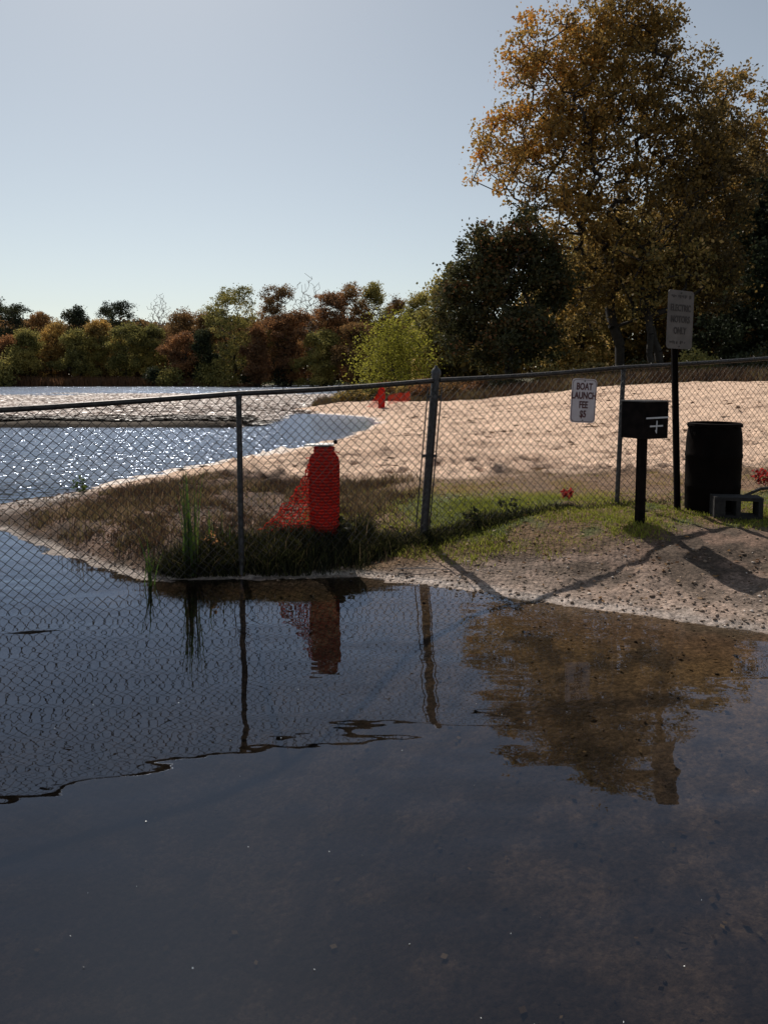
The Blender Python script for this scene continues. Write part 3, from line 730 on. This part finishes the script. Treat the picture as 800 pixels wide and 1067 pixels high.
tt = np.clip(.46 + .35 * rng.rand(len(x)) + 1.5 * fbm(x * .3, y, .8, 4) + .15 * sm(y, 28, 34) - .75 * (1 - sm(y, 25.0, 26.4)), 0, 1)  # near rows darker: the shade of the mat edge put into the tint
z = np.maximum(gz(x, y), 0) + .03 + .04 * rng.rand(len(x))
LV, LF, LT = leaves(np.stack([x, y, z], 1), .26, rng, tt); LV[:, 2] = np.repeat(z, 4) + (LV[:, 2] - np.repeat(z, 4)) * .10
o = obj_np('lily_pads', LV, [LF], L_pad, tint=LT); tag(o, 'brown and pale matted water plants covering the shallows out in the lake', 'water plants', kind='stuff')
# reddish reeds at the foot of the far trees
x = -95 + rng.rand(26000) * 75; y = 112.5 + rng.rand(26000) * 5; 
V, fg = blades(x, y, .5 + 1.0 * rng.rand(26000), np.full(26000, .12), rng, .4)
o = obj_np('marsh_grass', V, fg, L_rust, tint=np.repeat(rng.rand(26000) * .5, 5)); tag(o, 'rusty marsh grass strip along the far waterline', 'marsh grass', kind='stuff')
# scrub edge between beach and wood
n = 42000; x = -3.5 + rng.rand(n) * 26; y = backedge(x) + .4 + rng.rand(n) ** 1.5 * 5
V, fg = blades(x, y, (.1 + .5 * rng.rand(n)) * (.35 + .65 * sm(y - backedge(x), 0, 2)), np.full(n, .03), rng, .7)
o = obj_np('scrub', V, fg, G_weed, tint=np.repeat(np.clip(rng.rand(n) * .8 + fbm(x, y, .6, 3), 0, 1), 5)); tag(o, 'rough scrub grass along the back edge of the sand', 'scrub', kind='stuff')

# ------------------------------------------------------------------ single plants near the fence
def reed_clump(name, label, x, y, z, n, h, spread, seed, mat, z_jit=.5):
    rg = RS(seed); t = thing(name, label, 'reeds', (x, y, z)); mb_v = []; fg4 = []; fg3 = []; c = 0; tint = []
    for q in range(n):
        hh_ = h * rg.uniform(z_jit, 1); a = rg.rand() * 6.28; ln = rg.uniform(.02, .22) * hh_; bx0, by0 = rg.normal(size=2) * spread
        fa = rg.rand() * PI; wv = Vector((math.cos(fa), math.sin(fa), 0)) * rg.uniform(.004, .008)
        S = 7; tv = rg.rand()
        for s_ in range(S + 1):
            f = s_ / S
            p = Vector((bx0 + math.cos(a) * ln * f * f, by0 + math.sin(a) * ln * f * f, hh_ * f * (1 - .06 * f)))
            ww = wv * (1 - f ** 2 * .92)
            mb_v += [p - ww, p + ww]; tint += [tv, tv]
            if s_: fg4.append((c - 2, c - 1, c + 1, c))
            c += 2
    obj_np('leaves', [tuple(v) for v in mb_v], [fg4], mat, t, tint=tint)
    return t
reed_clump('reed_clump', 'tall green reed clump standing at the waterline left of the galvanised post', -1.5, 5.62, .02, 40, 1.02, .04, 1, G_reed)
reed_clump('reed_clump', 'short reed tuft rising from the water at the left of the dark grass', -1.74, 5.4, -.06, 12, .52, .018, 2, G_reed)
reed_clump('reed_clump', 'thin reeds behind the tall reed clump near the post', -1.36, 5.9, .08, 9, .62, .06, 3, G_reed)
def seedling(name, label, x, y, h, n, leaf, lm, seed, cat='plant', z=None, spread=.06):
    rg = RS(seed); z0 = gz1(x, y) - .01 if z is None else z; t = thing(name, label, cat, (x, y, z0))
    m_ = MB(); tipsl = []
    main = [(0, 0, 0), (rg.normal() * .02 * h, 0, h * .35), (rg.normal() * .05 * h, rg.normal() * .03, h * .7), (rg.normal() * .07 * h, 0, h)]
    m_.tube(main, [.006 * h ** .5, .005 * h ** .5, .004 * h ** .5, .0015], 5)
    for q in range(max(5, n // 9)):
        f = rg.uniform(.25, 1); p = Vector((0, 0, h * f)); a = rg.rand() * 6.28; ln = spread * rg.uniform(.6, 1.6) 
        e = p + Vector((math.cos(a) * ln, math.sin(a) * ln, ln * .9)); m_.tube([p, e], [.0022, .001], 4); tipsl.append(e[:])
    m_.build('stem', M_stem, t)
    T = np.array(tipsl); Q = T[rg.randint(len(T), size=n)] + rg.normal(size=(n, 3)) * spread * .35
    LV, LF, LT = leaves(Q, leaf, rg, rg.rand(n)); obj_np('leaves', LV, [LF], lm, t, tint=LT)
    return t
M_stem = pmat('stem_material', (.07, .06, .03), (.12, .09, .05), rough=.8)
L_red = leafmat('red_leaf_material', [(0, (.20, .015, .015)), (1, (.50, .05, .04))], .5)
seedling('sapling', 'thin dark sapling between the reed clump and the galvanised post', -1.25, 6.05, .42, 70, .022, G_weed, 4, spread=.09)
seedling('water_plant', 'lone leafy green sprig at the lake edge on the far left', -3.72, 8.95, .27, 150, .032, G_reed, 5, z=-.02, spread=.05)
seedling('red_seedling', 'small seedling with bright red leaves in the grass under the boat launch sign', 1.74, 6.92, .13, 110, .032, L_red, 6, spread=.035)
seedling('red_seedling', 'low red leaved plant at right edge beside the black barrel', 4.08, 7.85, .17, 160, .04, L_red, 7, spread=.06)
seedling('red_seedling', 'faint reddish sprig in the dry weeds beside the tall reed clump', -1.33, 5.78, .16, 40, .03, L_rust, 8, spread=.06)
seedling('weed_tuft', 'broad leaved dark weed at the right foot of the orange fence roll', -.33, 6.15, .14, 40, .055, G_dark, 9, spread=.05)
seedling('weed_tuft', 'broad leaved dark weed in the grass right of the leaning post', .8, 6.45, .10, 40, .04, G_dark, 10, spread=.05)
seedling('weed_tuft', 'small leafy weed halfway between leaning post and red seedling', 1.12, 6.6, .10, 40, .04, G_dark, 12, spread=.05)

# ------------------------------------------------------------------ chain-link fence
M_galv = pmat('galvanised_metal_material', (.04, .036, .037), (.085, .078, .078), rough=.5, metal=.5, scale=30, bump=.001, bscale=120)
M_dkgalv = pmat('weathered_rail_material', (.028, .023, .021), (.07, .057, .052), rough=.45, metal=.5, scale=20, bump=.001)
M_wire = pmat('wire_material', (.014, .012, .011), (.035, .030, .026), rough=.55, metal=.3, scale=20)
def railz(x): return np.interp(x, [-3.6, -2.58, -1.1, .44, 2.25, 4.08, 5.3], [1.28, 1.335, 1.42, 1.515, 1.632, 1.752, 1.825])
fence = thing('chain_link_fence', 'grey chain link fence with top rail running from the water to the right edge', 'fence', (0, fy(0), 0))
fo = Vector((0, fy(0), 0))
m_ = MB()
fd = Vector((1, .433, 0)).normalized()
PX = [-3.55, -1.1, .44, 2.25, 5.2]
for a, b_ in zip(PX[:-1], PX[1:]):
    pts = [Vector((x, fy(x), float(railz(x)) - .012 * math.sin(PI * (x - a) / (b_ - a)))) - fo for x in np.linspace(a + .03 * (a == .44), b_ - .03 * (b_ == .44), 9)]
    m_.tube(pts, .0205, 12)
m_.build('top_rail', M_dkgalv, fence, smooth=True)
A = []; Bp = []; wv = .036; i0 = int(-3.5 / wv); 
rg = RS(9)
L1 = math.sqrt(1 + .433 ** 2)
ns = int((5.15 + 3.5) * L1 / wv)
wob = lambda s, k: .004 * np.sin(s * 2.1 + k * .35) + .003 * np.sin(s * 9.7 + k * 1.1)
for q in range(ns):
    if abs((-3.5 + q * wv / L1) - .42) < .02: pass
    pts = []
    for k in range(39):
        s = q * wv + wv * ((k + q) % 2); x = -3.5 + s / L1
        zt = float(railz(x)) + .004
        off = .0022 if (k + q) % 2 else -.0022
        bulge = .012 * math.sin(s * 1.3) * math.sin(k / 38 * PI)
        pts.append((x + wob(s, k) + off * .4, fy(x) - .022 + off + bulge, zt - k * .0355))
    pts = np.array(pts) - np.array(fo); A.append(pts[:-1]); Bp.append(pts[1:])
V, fg = tubes(np.concatenate(A), np.concatenate(Bp), .0022, .0022, k=4)
obj_np('wire_mesh', V, fg, M_wire, fence)
def post(x, topz, botz, r, lean=0, cap='cap', mat=M_galv, bands=()):
    y = fy(x) + .012
    p0 = Vector((x - lean, y, botz)) - fo; p1 = Vector((x, y, topz)) - fo
    m_ = MB(); m_.tube([p0, p0.lerp(p1, .5), p1], r, 16); o = m_.build('post', mat, fence, smooth=True)
    c_ = MB(); c_.lathe([(r + .004, -.03), (r + .005, 0), (r * .9, r * .5), (r * .45, r * .95), (r * .3, r * 1.3), (.004, r * 1.5)], 16, p1); c_.build('cap', mat, o, smooth=True)
    for f in bands:
        b1 = MB(); q = p0.lerp(p1, f); dn = (p1 - p0).normalized()
        b1.tube([q - dn * .012, q + dn * .012], r + .004, 16)
        b1.box(q + Vector((r + .012, -.01, 0)), (.03, .008, .024)); b1.box(q + Vector((-r - .012, -.01, 0)), (.03, .008, .024))
        b1.build('tension_band', mat, o)
    return o
post(-3.55, 1.33, -.5, .024)
post(-1.1, 1.415, -.4, .022)
pm = post(.44, 1.59, -.2, .036, lean=.125, bands=(.22, .60, .88))
pc = post(2.28, 1.63, -.2, .022, lean=.04)
post(5.2, 1.84, -.2, .024)
for sx, k in ((1, 0), (-1, 1)):
    b1 = MB(); b1.tube([Vector((.44 - .11 + sx * .058, fy(.4) - .022, .26)) - fo, Vector((.44 - .01 + sx * .058, fy(.44) - .022, 1.46)) - fo], .006, 6)
    b1.build('tension_bar', M_galv, pm)
# ties along the rail
m_ = MB()
for x in np.arange(-3.3, 5, .42):
    if abs(x - .44) < .12: continue
    m_ = MB()
    p = Vector((x, fy(x), float(railz(x)))) - fo
    ring = [p + Vector((0, math.cos(t) * .025, math.sin(t) * .025)) for t in np.linspace(0, 2 * PI, 11)]
    m_.tube(ring, .002, 4)
    m_.build('tie_wire', M_galv, fence)
# loose twist of wire on the fourth post
m_ = MB(); p = Vector((2.27, fy(2.27) - .03, 1.5)) - fo
m_.tube([p, p + Vector((.03, -.01, .05)), p + Vector((.07, -.02, .07)), p + Vector((.09, -.02, .05))], .003, 5); m_.build('wire_hook', M_galv, fence)

# ------------------------------------------------------------------ signs
def text_mesh(s, size, xscale=1.0, bold=.0):
    cu = bpy.data.curves.new('lettering', 'FONT'); cu.body = s; cu.size = size; cu.align_x = 'CENTER'; cu.align_y = 'CENTER'
    cu.offset = bold * 2.2; cu.extrude = .0006; cu.resolution_u = 3
    to = bpy.data.objects.new('lettering', cu); col.objects.link(to)
    dg = bpy.context.evaluated_depsgraph_get(); me = bpy.data.meshes.new_from_object(to.evaluated_get(dg))
    bpy.data.objects.remove(to); 
    for v in me.vertices: v.co.x *= xscale
    return me
def sign_plate(name, label, loc, rz, ry, W, H, lines, mat, tmat, rim, parent_post=None, holes=True):
    t = thing(name, label, 'sign', loc); t.rotation_euler = (0, ry, rz)
    r = .035; pts = []
    for cx, cz, a0 in ((W / 2 - r, H / 2 - r, 0), (-W / 2 + r, H / 2 - r, 90), (-W / 2 + r, -H / 2 + r, 180), (W / 2 - r, -H / 2 + r, 270)):
        for k in range(6):
            a = math.radians(a0 + k * 18); pts.append((cx + r * math.cos(a), cz + r * math.sin(a)))
    n = len(pts)
    V = [(x, 0, z) for x, z in pts] + [(x, .002, z) for x, z in pts]
    F = [tuple(range(n)), tuple(range(n, 2 * n))[::-1]] + [(k, k + n, (k + 1) % n + n, (k + 1) % n) for k in range(n)]
    m_ = MB(); m_.add(V, F); m_.build('plate', mat, t)
    if rim:
        m_ = MB(); ins = .009; th = .004
        o1 = [(x * (1 - 2 * ins / W), z * (1 - 2 * ins / H)) for x, z in pts]; o2 = [(x * (1 - 2 * (ins + th) / W), z * (1 - 2 * (ins + th) / H)) for x, z in pts]
        V = [(x, -.0012, z) for x, z in o1] + [(x, -.0012, z) for x, z in o2]
        m_.add(V, [(k, (k + 1) % n, (k + 1) % n + n, k + n) for k in range(n)]); m_.build('border', tmat, t)
    for s, size, zc, xs in lines:
        me = text_mesh(s, size, xs, .0012); me.materials.append(tmat)
        o = link(bpy.data.objects.new('lettering', me), t); o.location = (0, -.0022, zc); o.rotation_euler = (PI / 2, 0, 0)
    for zc in (H / 2 - .022, -H / 2 + .022):
        m_ = MB(); m_.tube([(0, -.005, zc), (0, .004, zc)], .006, 8); m_.build('bolt', M_galv, t)
    return t
M_signw = pmat('faded_white_sign_material', (.52, .44, .46), (.64, .56, .57), rough=.5, scale=9)
M_letr = pmat('dark_red_lettering_material', (.07, .02, .022), (.12, .03, .03), rough=.6)
M_signb = pmat('weathered_sign_material', (.08, .062, .055), (.14, .11, .098), rough=.6, scale=7)
M_letb = pmat('faded_lettering_material', (.025, .017, .015), (.06, .045, .04), rough=.7, scale=40)
frz = math.atan(.433)
xs_ = 1.84
sign_plate('boat_launch_sign', 'white boat launch fee sign with dark red letters hung on the chain link', (xs_, fy(xs_) - .045, 1.325), frz - .08, .05, .268, .405,
           [('BOAT', .088, .128, .74), ('LAUNCH', .088, .045, .74), ('FEE', .088, -.04, .74), ('$5', .088, -.125, .78)], M_signw, M_letr, True)
# tall sign on its own post
sx_, sy_ = 2.69, 6.72; sz_ = gz1(sx_, sy_)
M_blk = pmat('black_steel_material', (.005, .004, .004), (.014, .010, .009), rough=.9, scale=15, spec=.05)
po = thing('sign_post', 'tall dark steel post carrying the weathered electric motors sign', 'post', (sx_, sy_, sz_)); po.rotation_euler = (0, math.radians(-3), 0)
m_ = MB(); m_.box((0, 0, .92), (.040, .014, 1.96)); m_.box((-.021, -.014, .92), (.010, .03, 1.96)); m_.box((.021, -.014, .92), (.010, .03, 1.96)); m_.build('channel', M_blk, po)
for q in range(2):
    m_ = MB(); m_.tube([(0, -.016, 1.2 + q * .12), (0, -.007, 1.2 + q * .12)], .007, 6); m_.build('bolt', M_blk, po)
s2 = sign_plate('electric_motors_sign', 'tall weathered electric motors only sign on the dark steel post', (sx_ - .055, sy_ - .07, sz_ + 1.72), math.radians(30), math.radians(1), .345, .515,
           [('ELECTRIC', .082, .10, .76), ('MOTORS', .082, .0, .76), ('ONLY', .082, -.10, .76)], M_signb, M_letb, False)
# worn-away top and bottom lines: broken dashes
rg = RS(14)
for zc, x0, x1 in ((.205, -.13, .14), (-.20, -.13, .10)):
    x = x0
    while x < x1:
        w_ = rg.uniform(.008, .02); 
        if rg.rand() < .8: m_ = MB(); m_.box((x + w_ / 2, -.0012, zc + rg.uniform(-.004, .004)), (w_, .0012, rg.uniform(.012, .034))); m_.build('worn_lettering', M_letb, s2)
        x += w_ + rg.uniform(.004, .012)

# ------------------------------------------------------------------ fee box on post
bx_, by_ = 2.15, 6.14; bz_ = gz1(bx_, by_)
fb = thing('fee_box', 'dark metal fee box on a square post in front of the fence', 'fee box', (bx_, by_, bz_))
m_ = MB(); m_.box((0, 0, .33), (.062, .062, .84), rz=.3); m_.build('post', M_blk, fb, bevel=.004)
Rb = math.radians(25)
bxz = 1.19 - bz_
m_ = MB(); m_.box((.015, 0, bxz), (.262, .262, .30), rz=Rb); bo = m_.build('box', M_blk, fb, bevel=.008)
m_ = MB(); m_.box((.015, 0, bxz + .157), (.282, .282, .012), rz=Rb); m_.build('lid', pmat('grey_lid_material', (.06, .055, .055), (.10, .09, .09), rough=.35, metal=.4), fb, bevel=.003)
M_paint = pmat('white_paint_material', (.42, .40, .42), (.62, .6, .6), rough=.6, scale=40)
# marks on the right-facing face (local frame: face normal rotated)
R3 = Matrix.Rotation(Rb, 3, 'Z')
def onface(u, v): return R3 @ Vector((.0, 0, 0)) + Vector((.015, 0, bxz)) + R3 @ Vector((u * .9, -.1325, v * .9 + .01))
def mark(u0, v0, u1, v1, th):
    c_ = onface((u0 + u1) / 2, (v0 + v1) / 2); ln = math.hypot(u1 - u0, v1 - v0); a = math.atan2(v1 - v0, u1 - u0)
    return c_, (ln, .0015, th), R3 @ Matrix.Rotation(-a, 3, 'Y')
m_ = MB(); c_, sz, Mx = mark(-.11, .012, .13, .016, .013); m_.box(c_, sz, M=Mx); m_.build('slot', M_paint, bo)
m_ = MB()
for a_ in ((-.07, -.062, .07, -.060, .013), (.0, -.115, .005, -.018, .012), (-.012, -.10, .004, -.125, .008)):
    c_, sz, Mx = mark(*a_); c_ = c_ + Vector((0, -.0006 * (a_[0] != -.07) - .0004 * (a_[4] == .008), 0)); m_.box(c_, sz, M=Mx)
m_.build('painted_mark', M_paint, bo)

# ------------------------------------------------------------------ barrel
kx, ky = 3.0, 6.70; kz = gz1(kx, ky) - .015
M_barrel = pmat('black_plastic_material', (.003, .0022, .002), (.008, .005, .004), rough=.8, scale=6, spec=.05, bump=.004, bscale=8)
br = thing('trash_barrel', 'tall black plastic barrel standing in front of the fence', 'barrel', (kx, ky, kz)); br.scale = (.88, .88, .935)
m_ = MB()
m_.lathe([(.24, 0), (.256, .012), (.262, .05), (.268, .25), (.272, .262), (.272, .285), (.268, .297), (.272, .55), (.277, .56), (.277, .585), (.272, .597), (.268, .72), (.262, .79), (.252, .835), (.246, .85), (.254, .856), (.254, .878), (.244, .88), (.238, .86), (.236, .5)], 48)
m_.build('body', M_barrel, br, smooth=True)
M_bag = pmat('grey_liner_material', (.10, .095, .10), (.22, .21, .22), rough=.35, scale=14, bump=.01, bscale=30)
m_ = MB(); nn = 40; prof = []
V = []; F = []
for i_ in range(nn):
    a = 2 * PI * i_ / nn; wv_ = .004 * math.sin(i_ * 2.3) + .003 * math.sin(i_ * 5.1)
    dz_ = .03 + .012 * math.sin(i_ * 1.7)
    for r_, z_ in ((.237, .84), (.247, .888), (.262 + wv_, .882), (.266 + wv_, .88 - dz_)):
        V.append((r_ * math.cos(a), r_ * math.sin(a), z_))
for i_ in range(nn):
    j = (i_ + 1) % nn
    for q in range(3): F.append((i_ * 4 + q, j * 4 + q, j * 4 + q + 1, i_ * 4 + q + 1))
m_.add(V, F); m_.build('liner', M_barrel, br, smooth=True)
# small conduit against the barrel's left side
cx_, cy_ = 2.735, 6.66
# cinder block with plank
cb = thing('concrete_block', 'grey hollow concrete block lying against the foot of the black barrel', 'block', (3.06, 6.36, gz1(3.06, 6.36)), math.radians(-12))
M_conc = pmat('concrete_material', (.012, .010, .010), (.03, .026, .024), rough=.95, scale=25, bump=.004, bscale=90)  # near black: shadow of the barrel put into the block's colour
m_ = MB(); Wb, Hb, Db = .39, .19, .19; t_ = .03
m_.box((0, 0, Hb - t_ / 2), (Wb, Db, t_)); m_.box((0, 0, t_ / 2), (Wb, Db, t_))
for xx in (-Wb / 2 + .045, .0, Wb / 2 - .018): m_.box((xx, 0, Hb / 2), (.09 if xx < -.1 else .036, Db - .002, Hb - 2 * t_ - .002))
m_.build('block', M_conc, cb)
st = MB(); st.tube([(3.2, 6.5, kz + .19), (3.4, 6.62, kz + .235), (3.62, 6.7, kz + .235), (3.95, 6.75, kz + .30)], [.012, .016, .016, .01], 7)
o = st.build('stick', M_bark); tag(o, 'dark crooked stick leaning from the concrete block towards the right edge', 'stick')

# ------------------------------------------------------------------ orange fence roll
m, nt, N, L, b = nmat('orange_netting_material'); 
tc = N.new('ShaderNodeTexCoord'); wvn = N.new('ShaderNodeTexWave'); wvn.bands_direction = 'Z'; wvn.inputs['Scale'].default_value = 12; wvn.inputs['Distortion'].default_value = 1.2; wvn.inputs['Detail Scale'].default_value = 3
L.new(tc.outputs['Object'], wvn.inputs['Vector'])
r = N.new('ShaderNodeValToRGB'); r.color_ramp.elements[0].color = (.55, .030, .026, 1); r.color_ramp.elements[1].color = (.95, .12, .08, 1)
L.new(wvn.outputs['Fac'], r.inputs['Fac'])
n2 = N.new('ShaderNodeTexNoise'); n2.inputs['Scale'].default_value = 9
L.new(tc.outputs['Object'], n2.inputs['Vector'])
mm = N.new('ShaderNodeMix'); mm.data_type = 'RGBA'; mm.blend_type = 'MULTIPLY'; mm.inputs[0].default_value = .5
L.new(r.outputs['Color'], mm.inputs[6]); L.new(n2.outputs['Color'], mm.inputs[7])
d = N.new('ShaderNodeBsdfDiffuse'); t = N.new('ShaderNodeBsdfTranslucent'); mx = N.new('ShaderNodeMixShader'); mx.inputs[0].default_value = .5
bp = N.new('ShaderNodeBump'); bp.inputs['Distance'].default_value = .006; L.new(wvn.outputs['Fac'], bp.inputs['Height'])
L.new(bp.outputs['Normal'], d.inputs['Normal'])
L.new(r.outputs['Color'], d.inputs['Color']); L.new(r.outputs['Color'], t.inputs['Color'])
L.new(d.outputs[0], mx.inputs[1]); L.new(t.outputs[0], mx.inputs[2]); L.new(mx.outputs[0], N['Material Output'].inputs['Surface']); N.remove(b)
M_net = m
M_board = pmat('white_board_material', (.62, .58, .54), (.78, .74, .70), rough=.5, scale=20)
def strands(S, rad, k=4):
    A = np.array([a for a, b_ in S]); B_ = np.array([b_ for a, b_ in S]); return tubes(A, B_, rad, rad, k=k)
def net_roll(label, loc, rz, sc, seed, with_board=True):
    rg = RS(seed); t = thing('fence_roll', label, 'netting roll', loc, rz); t.scale = (sc, sc, sc)
    # lumpy rolled body with a neck
    prof = [(.108, 0), (.113, .03), (.115, .15), (.118, .35), (.120, .60), (.117, .655), (.108, .685), (.090, .705), (.085, .72), (.086, .765)]
    V = []; F = []; k = 40
    P2 = []
    for q in range(len(prof) - 1):
        for s_ in range(4): f = s_ / 4; P2.append((prof[q][0] * (1 - f) + prof[q + 1][0] * f, prof[q][1] * (1 - f) + prof[q + 1][1] * f))
    P2.append(prof[-1])
    for i_, (r_, z_) in enumerate(P2):
        for a in range(k):
            th = 2 * PI * a / k
            rr = r_ * (1 + .035 * math.sin(3 * th + z_ * 4) + .02 * math.sin(7 * th + z_ * 9 + 1) + .02 * rg.normal())
            V.append((rr * math.cos(th), rr * math.sin(th), z_))
    for i_ in range(len(P2) - 1):
        for a in range(k): b_ = (a + 1) % k; F.append((i_ * k + a, i_ * k + b_, (i_ + 1) * k + b_, (i_ + 1) * k + a))
    F.append(tuple((len(P2) - 1) * k + a for a in range(k)))
    m_ = MB(); m_.add(V, F); body = m_.build('roll', M_net, t, smooth=True)
    # outer layer of netting, real strands wound round the body
    S = []
    def pt(a, z, o=.007):
        r_ = np.interp(z, [p[1] for p in prof], [p[0] for p in prof]) + o
        return (r_ * math.cos(a), r_ * math.sin(a), z)
    nz = 22; na = 26
    for i_ in range(nz):
        z0 = .01 + i_ * .033
        for a in range(na):
            a0 = 2 * PI * a / na; a1 = 2 * PI * (a + 1) / na
            S.append((pt(a0, z0 + .003 * math.sin(a)), pt(a1, z0 + .003 * math.sin(a + 1))))
            if i_ < nz - 1: S.append((pt(a0, z0), pt(a0 + .04, z0 + .033)))
    V, fg = strands(S, .0035); obj_np('outer_netting', V, fg, M_net, t)
    # tie straps sticking out at the neck
    m_ = MB(); m_.tube([(.085, 0, .722), (.12, -.01, .718), (.135, -.01, .724)], .004, 5); m_.tube([(-.09, 0, .665), (-.13, -.01, .672), (-.15, 0, .668)], .004, 5)
    m_.tube([pt(a, .70, .006) for a in np.linspace(0, 2 * PI, 17)], .004, 5, caps=False); m_.build('strap', M_net, t)
    # loose flap of netting hanging to the left down to the ground
    S = []; nu, nv = 15, 20; G = {}
    for u in range(nu + 1):
        for v in range(nv + 1):
            fu = u / nu; fv = v / nv
            zt = .66 - .02 * fu; topx = -.10 - .05 * fu
            # edge line from neck down to the outspread foot
            x0 = -.09; x1 = -.10 - .45 * (fv ** 1.4)
            x = x0 + (x1 - x0) * fu; z = (1 - fv) * .66 + fv * (.02 + .03 * fu) - .04 * math.sin(fu * PI) * (1 - fv)
            y_ = -.02 + .05 * math.sin(fu * 5 + fv * 3) * fu + rg.normal() * .004
            G[u, v] = (x + rg.normal() * .012 * (.3 + fu), y_ + rg.normal() * .01, max(.0, z + rg.normal() * .012 * (.3 + fu)))
    for u in range(nu + 1):
        for v in range(nv + 1):
            if v < nv: S.append((G[u, v], G[u, v + 1]))
            if u < nu and v > 1: S.append((G[u, v], G[u + 1, v]))
            if u < nu and v < nv and (u + v) % 3 == 0: S.append((G[u, v], G[u + 1, v + 1]))
    V, fg = strands(S, .0032); obj_np('loose_netting', V, fg, M_net, t)
    if with_board:
        m_ = MB(); m_.tube([(0, 0, .3), (0, 0, .775)], .05, 12); m_.build('core_post', M_bark, t)
        m_ = MB(); Mx = Matrix.Rotation(-.03, 3, 'Y'); m_.box((-.035, 0, .782), (.235, .15, .012), M=Mx); bo_ = m_.build('board', M_board, t, bevel=.002)
        m_ = MB(); m_.lathe([(.012, 0), (.016, .008), (.017, .018), (.012, .03), (.005, .034)], 12, (.098, -.02, .79)); m_.build('knob', M_blk, bo_, smooth=True)
    return t
rx_, ry_ = -.5, 6.14
net_roll('column of rolled red orange safety netting with a white board on top, near the waterline', (rx_, ry_, .20), 0, 1.0, 3)
net_roll('distant small roll of red orange safety netting beside the brush across the cove', (-.1, 30.5, gz1(-.1, 30.5) - .02), 0, 1.12, 4, with_board=False)
# loose scrap of netting beside the distant roll
S = []; rg = RS(8)
for u in range(12):
    for v in range(7):
        p = lambda a, b_: (.18 + a * .075, .05 * math.sin(a), .12 + .02 * a + b_ * .055 + .08 * math.sin(a * .5) * (a > 5))
        S.append((p(u, v), p(u + 1, v))); S.append((p(u, v), p(u, v + 1)))
V, fg = strands(S, .009); V = V + np.array([.0, 30.6, gz1(0, 30.6)])
o = obj_np('netting_scrap', V, fg, M_net); tag(o, 'loose strip of red orange netting trailing right of the distant roll', 'netting')

# twigs lying on the gravel, litter scrap and floating bits
m_ = MB(); z0 = gz1(.32, 5.62); m_.tube([(.1, 5.62, z0 + .02), (.3, 5.60, z0 + .03), (.52, 5.61, z0 + .012)], [.004, .005, .003], 5)
tag(m_.build('twig', M_barkpale), 'thin pale twig lying on the gravel below the leaning post', 'twig')
m_ = MB(); 
for p in [[(-2.3, 4.35, -.004), (-2.15, 4.37, .006), (-1.95, 4.42, -.003)]]: m_.tube(p, [.003, .006, .002], 5)
tag(m_.build('twig', M_bark), 'short dark twig floating on the water at the left', 'twig')
rng = RS(77); n = 46; x = -1.6 + rng.rand(n) * 2.6; y = 1.55 + rng.rand(n) ** 1.5 * 2.0
LV, LF, LT = leaves(np.stack([x, y, np.full(n, .003)], 1), .006, rng, .8 + .2 * rng.rand(n))
L_speck = leafmat('seed_fluff_material', [(0, (.5, .5, .5)), (1, (.85, .85, .82))], .2)
o = obj_np('seed_fluff', LV, [LF], L_speck, tint=LT); tag(o, 'tiny white specks of seed fluff floating on the foreground water', 'seed fluff', kind='stuff')

scene.render.engine = 'CYCLES'
scene.cycles.max_bounces = 8; scene.cycles.transparent_max_bounces = 8
scene.cycles.sample_clamp_indirect = 6
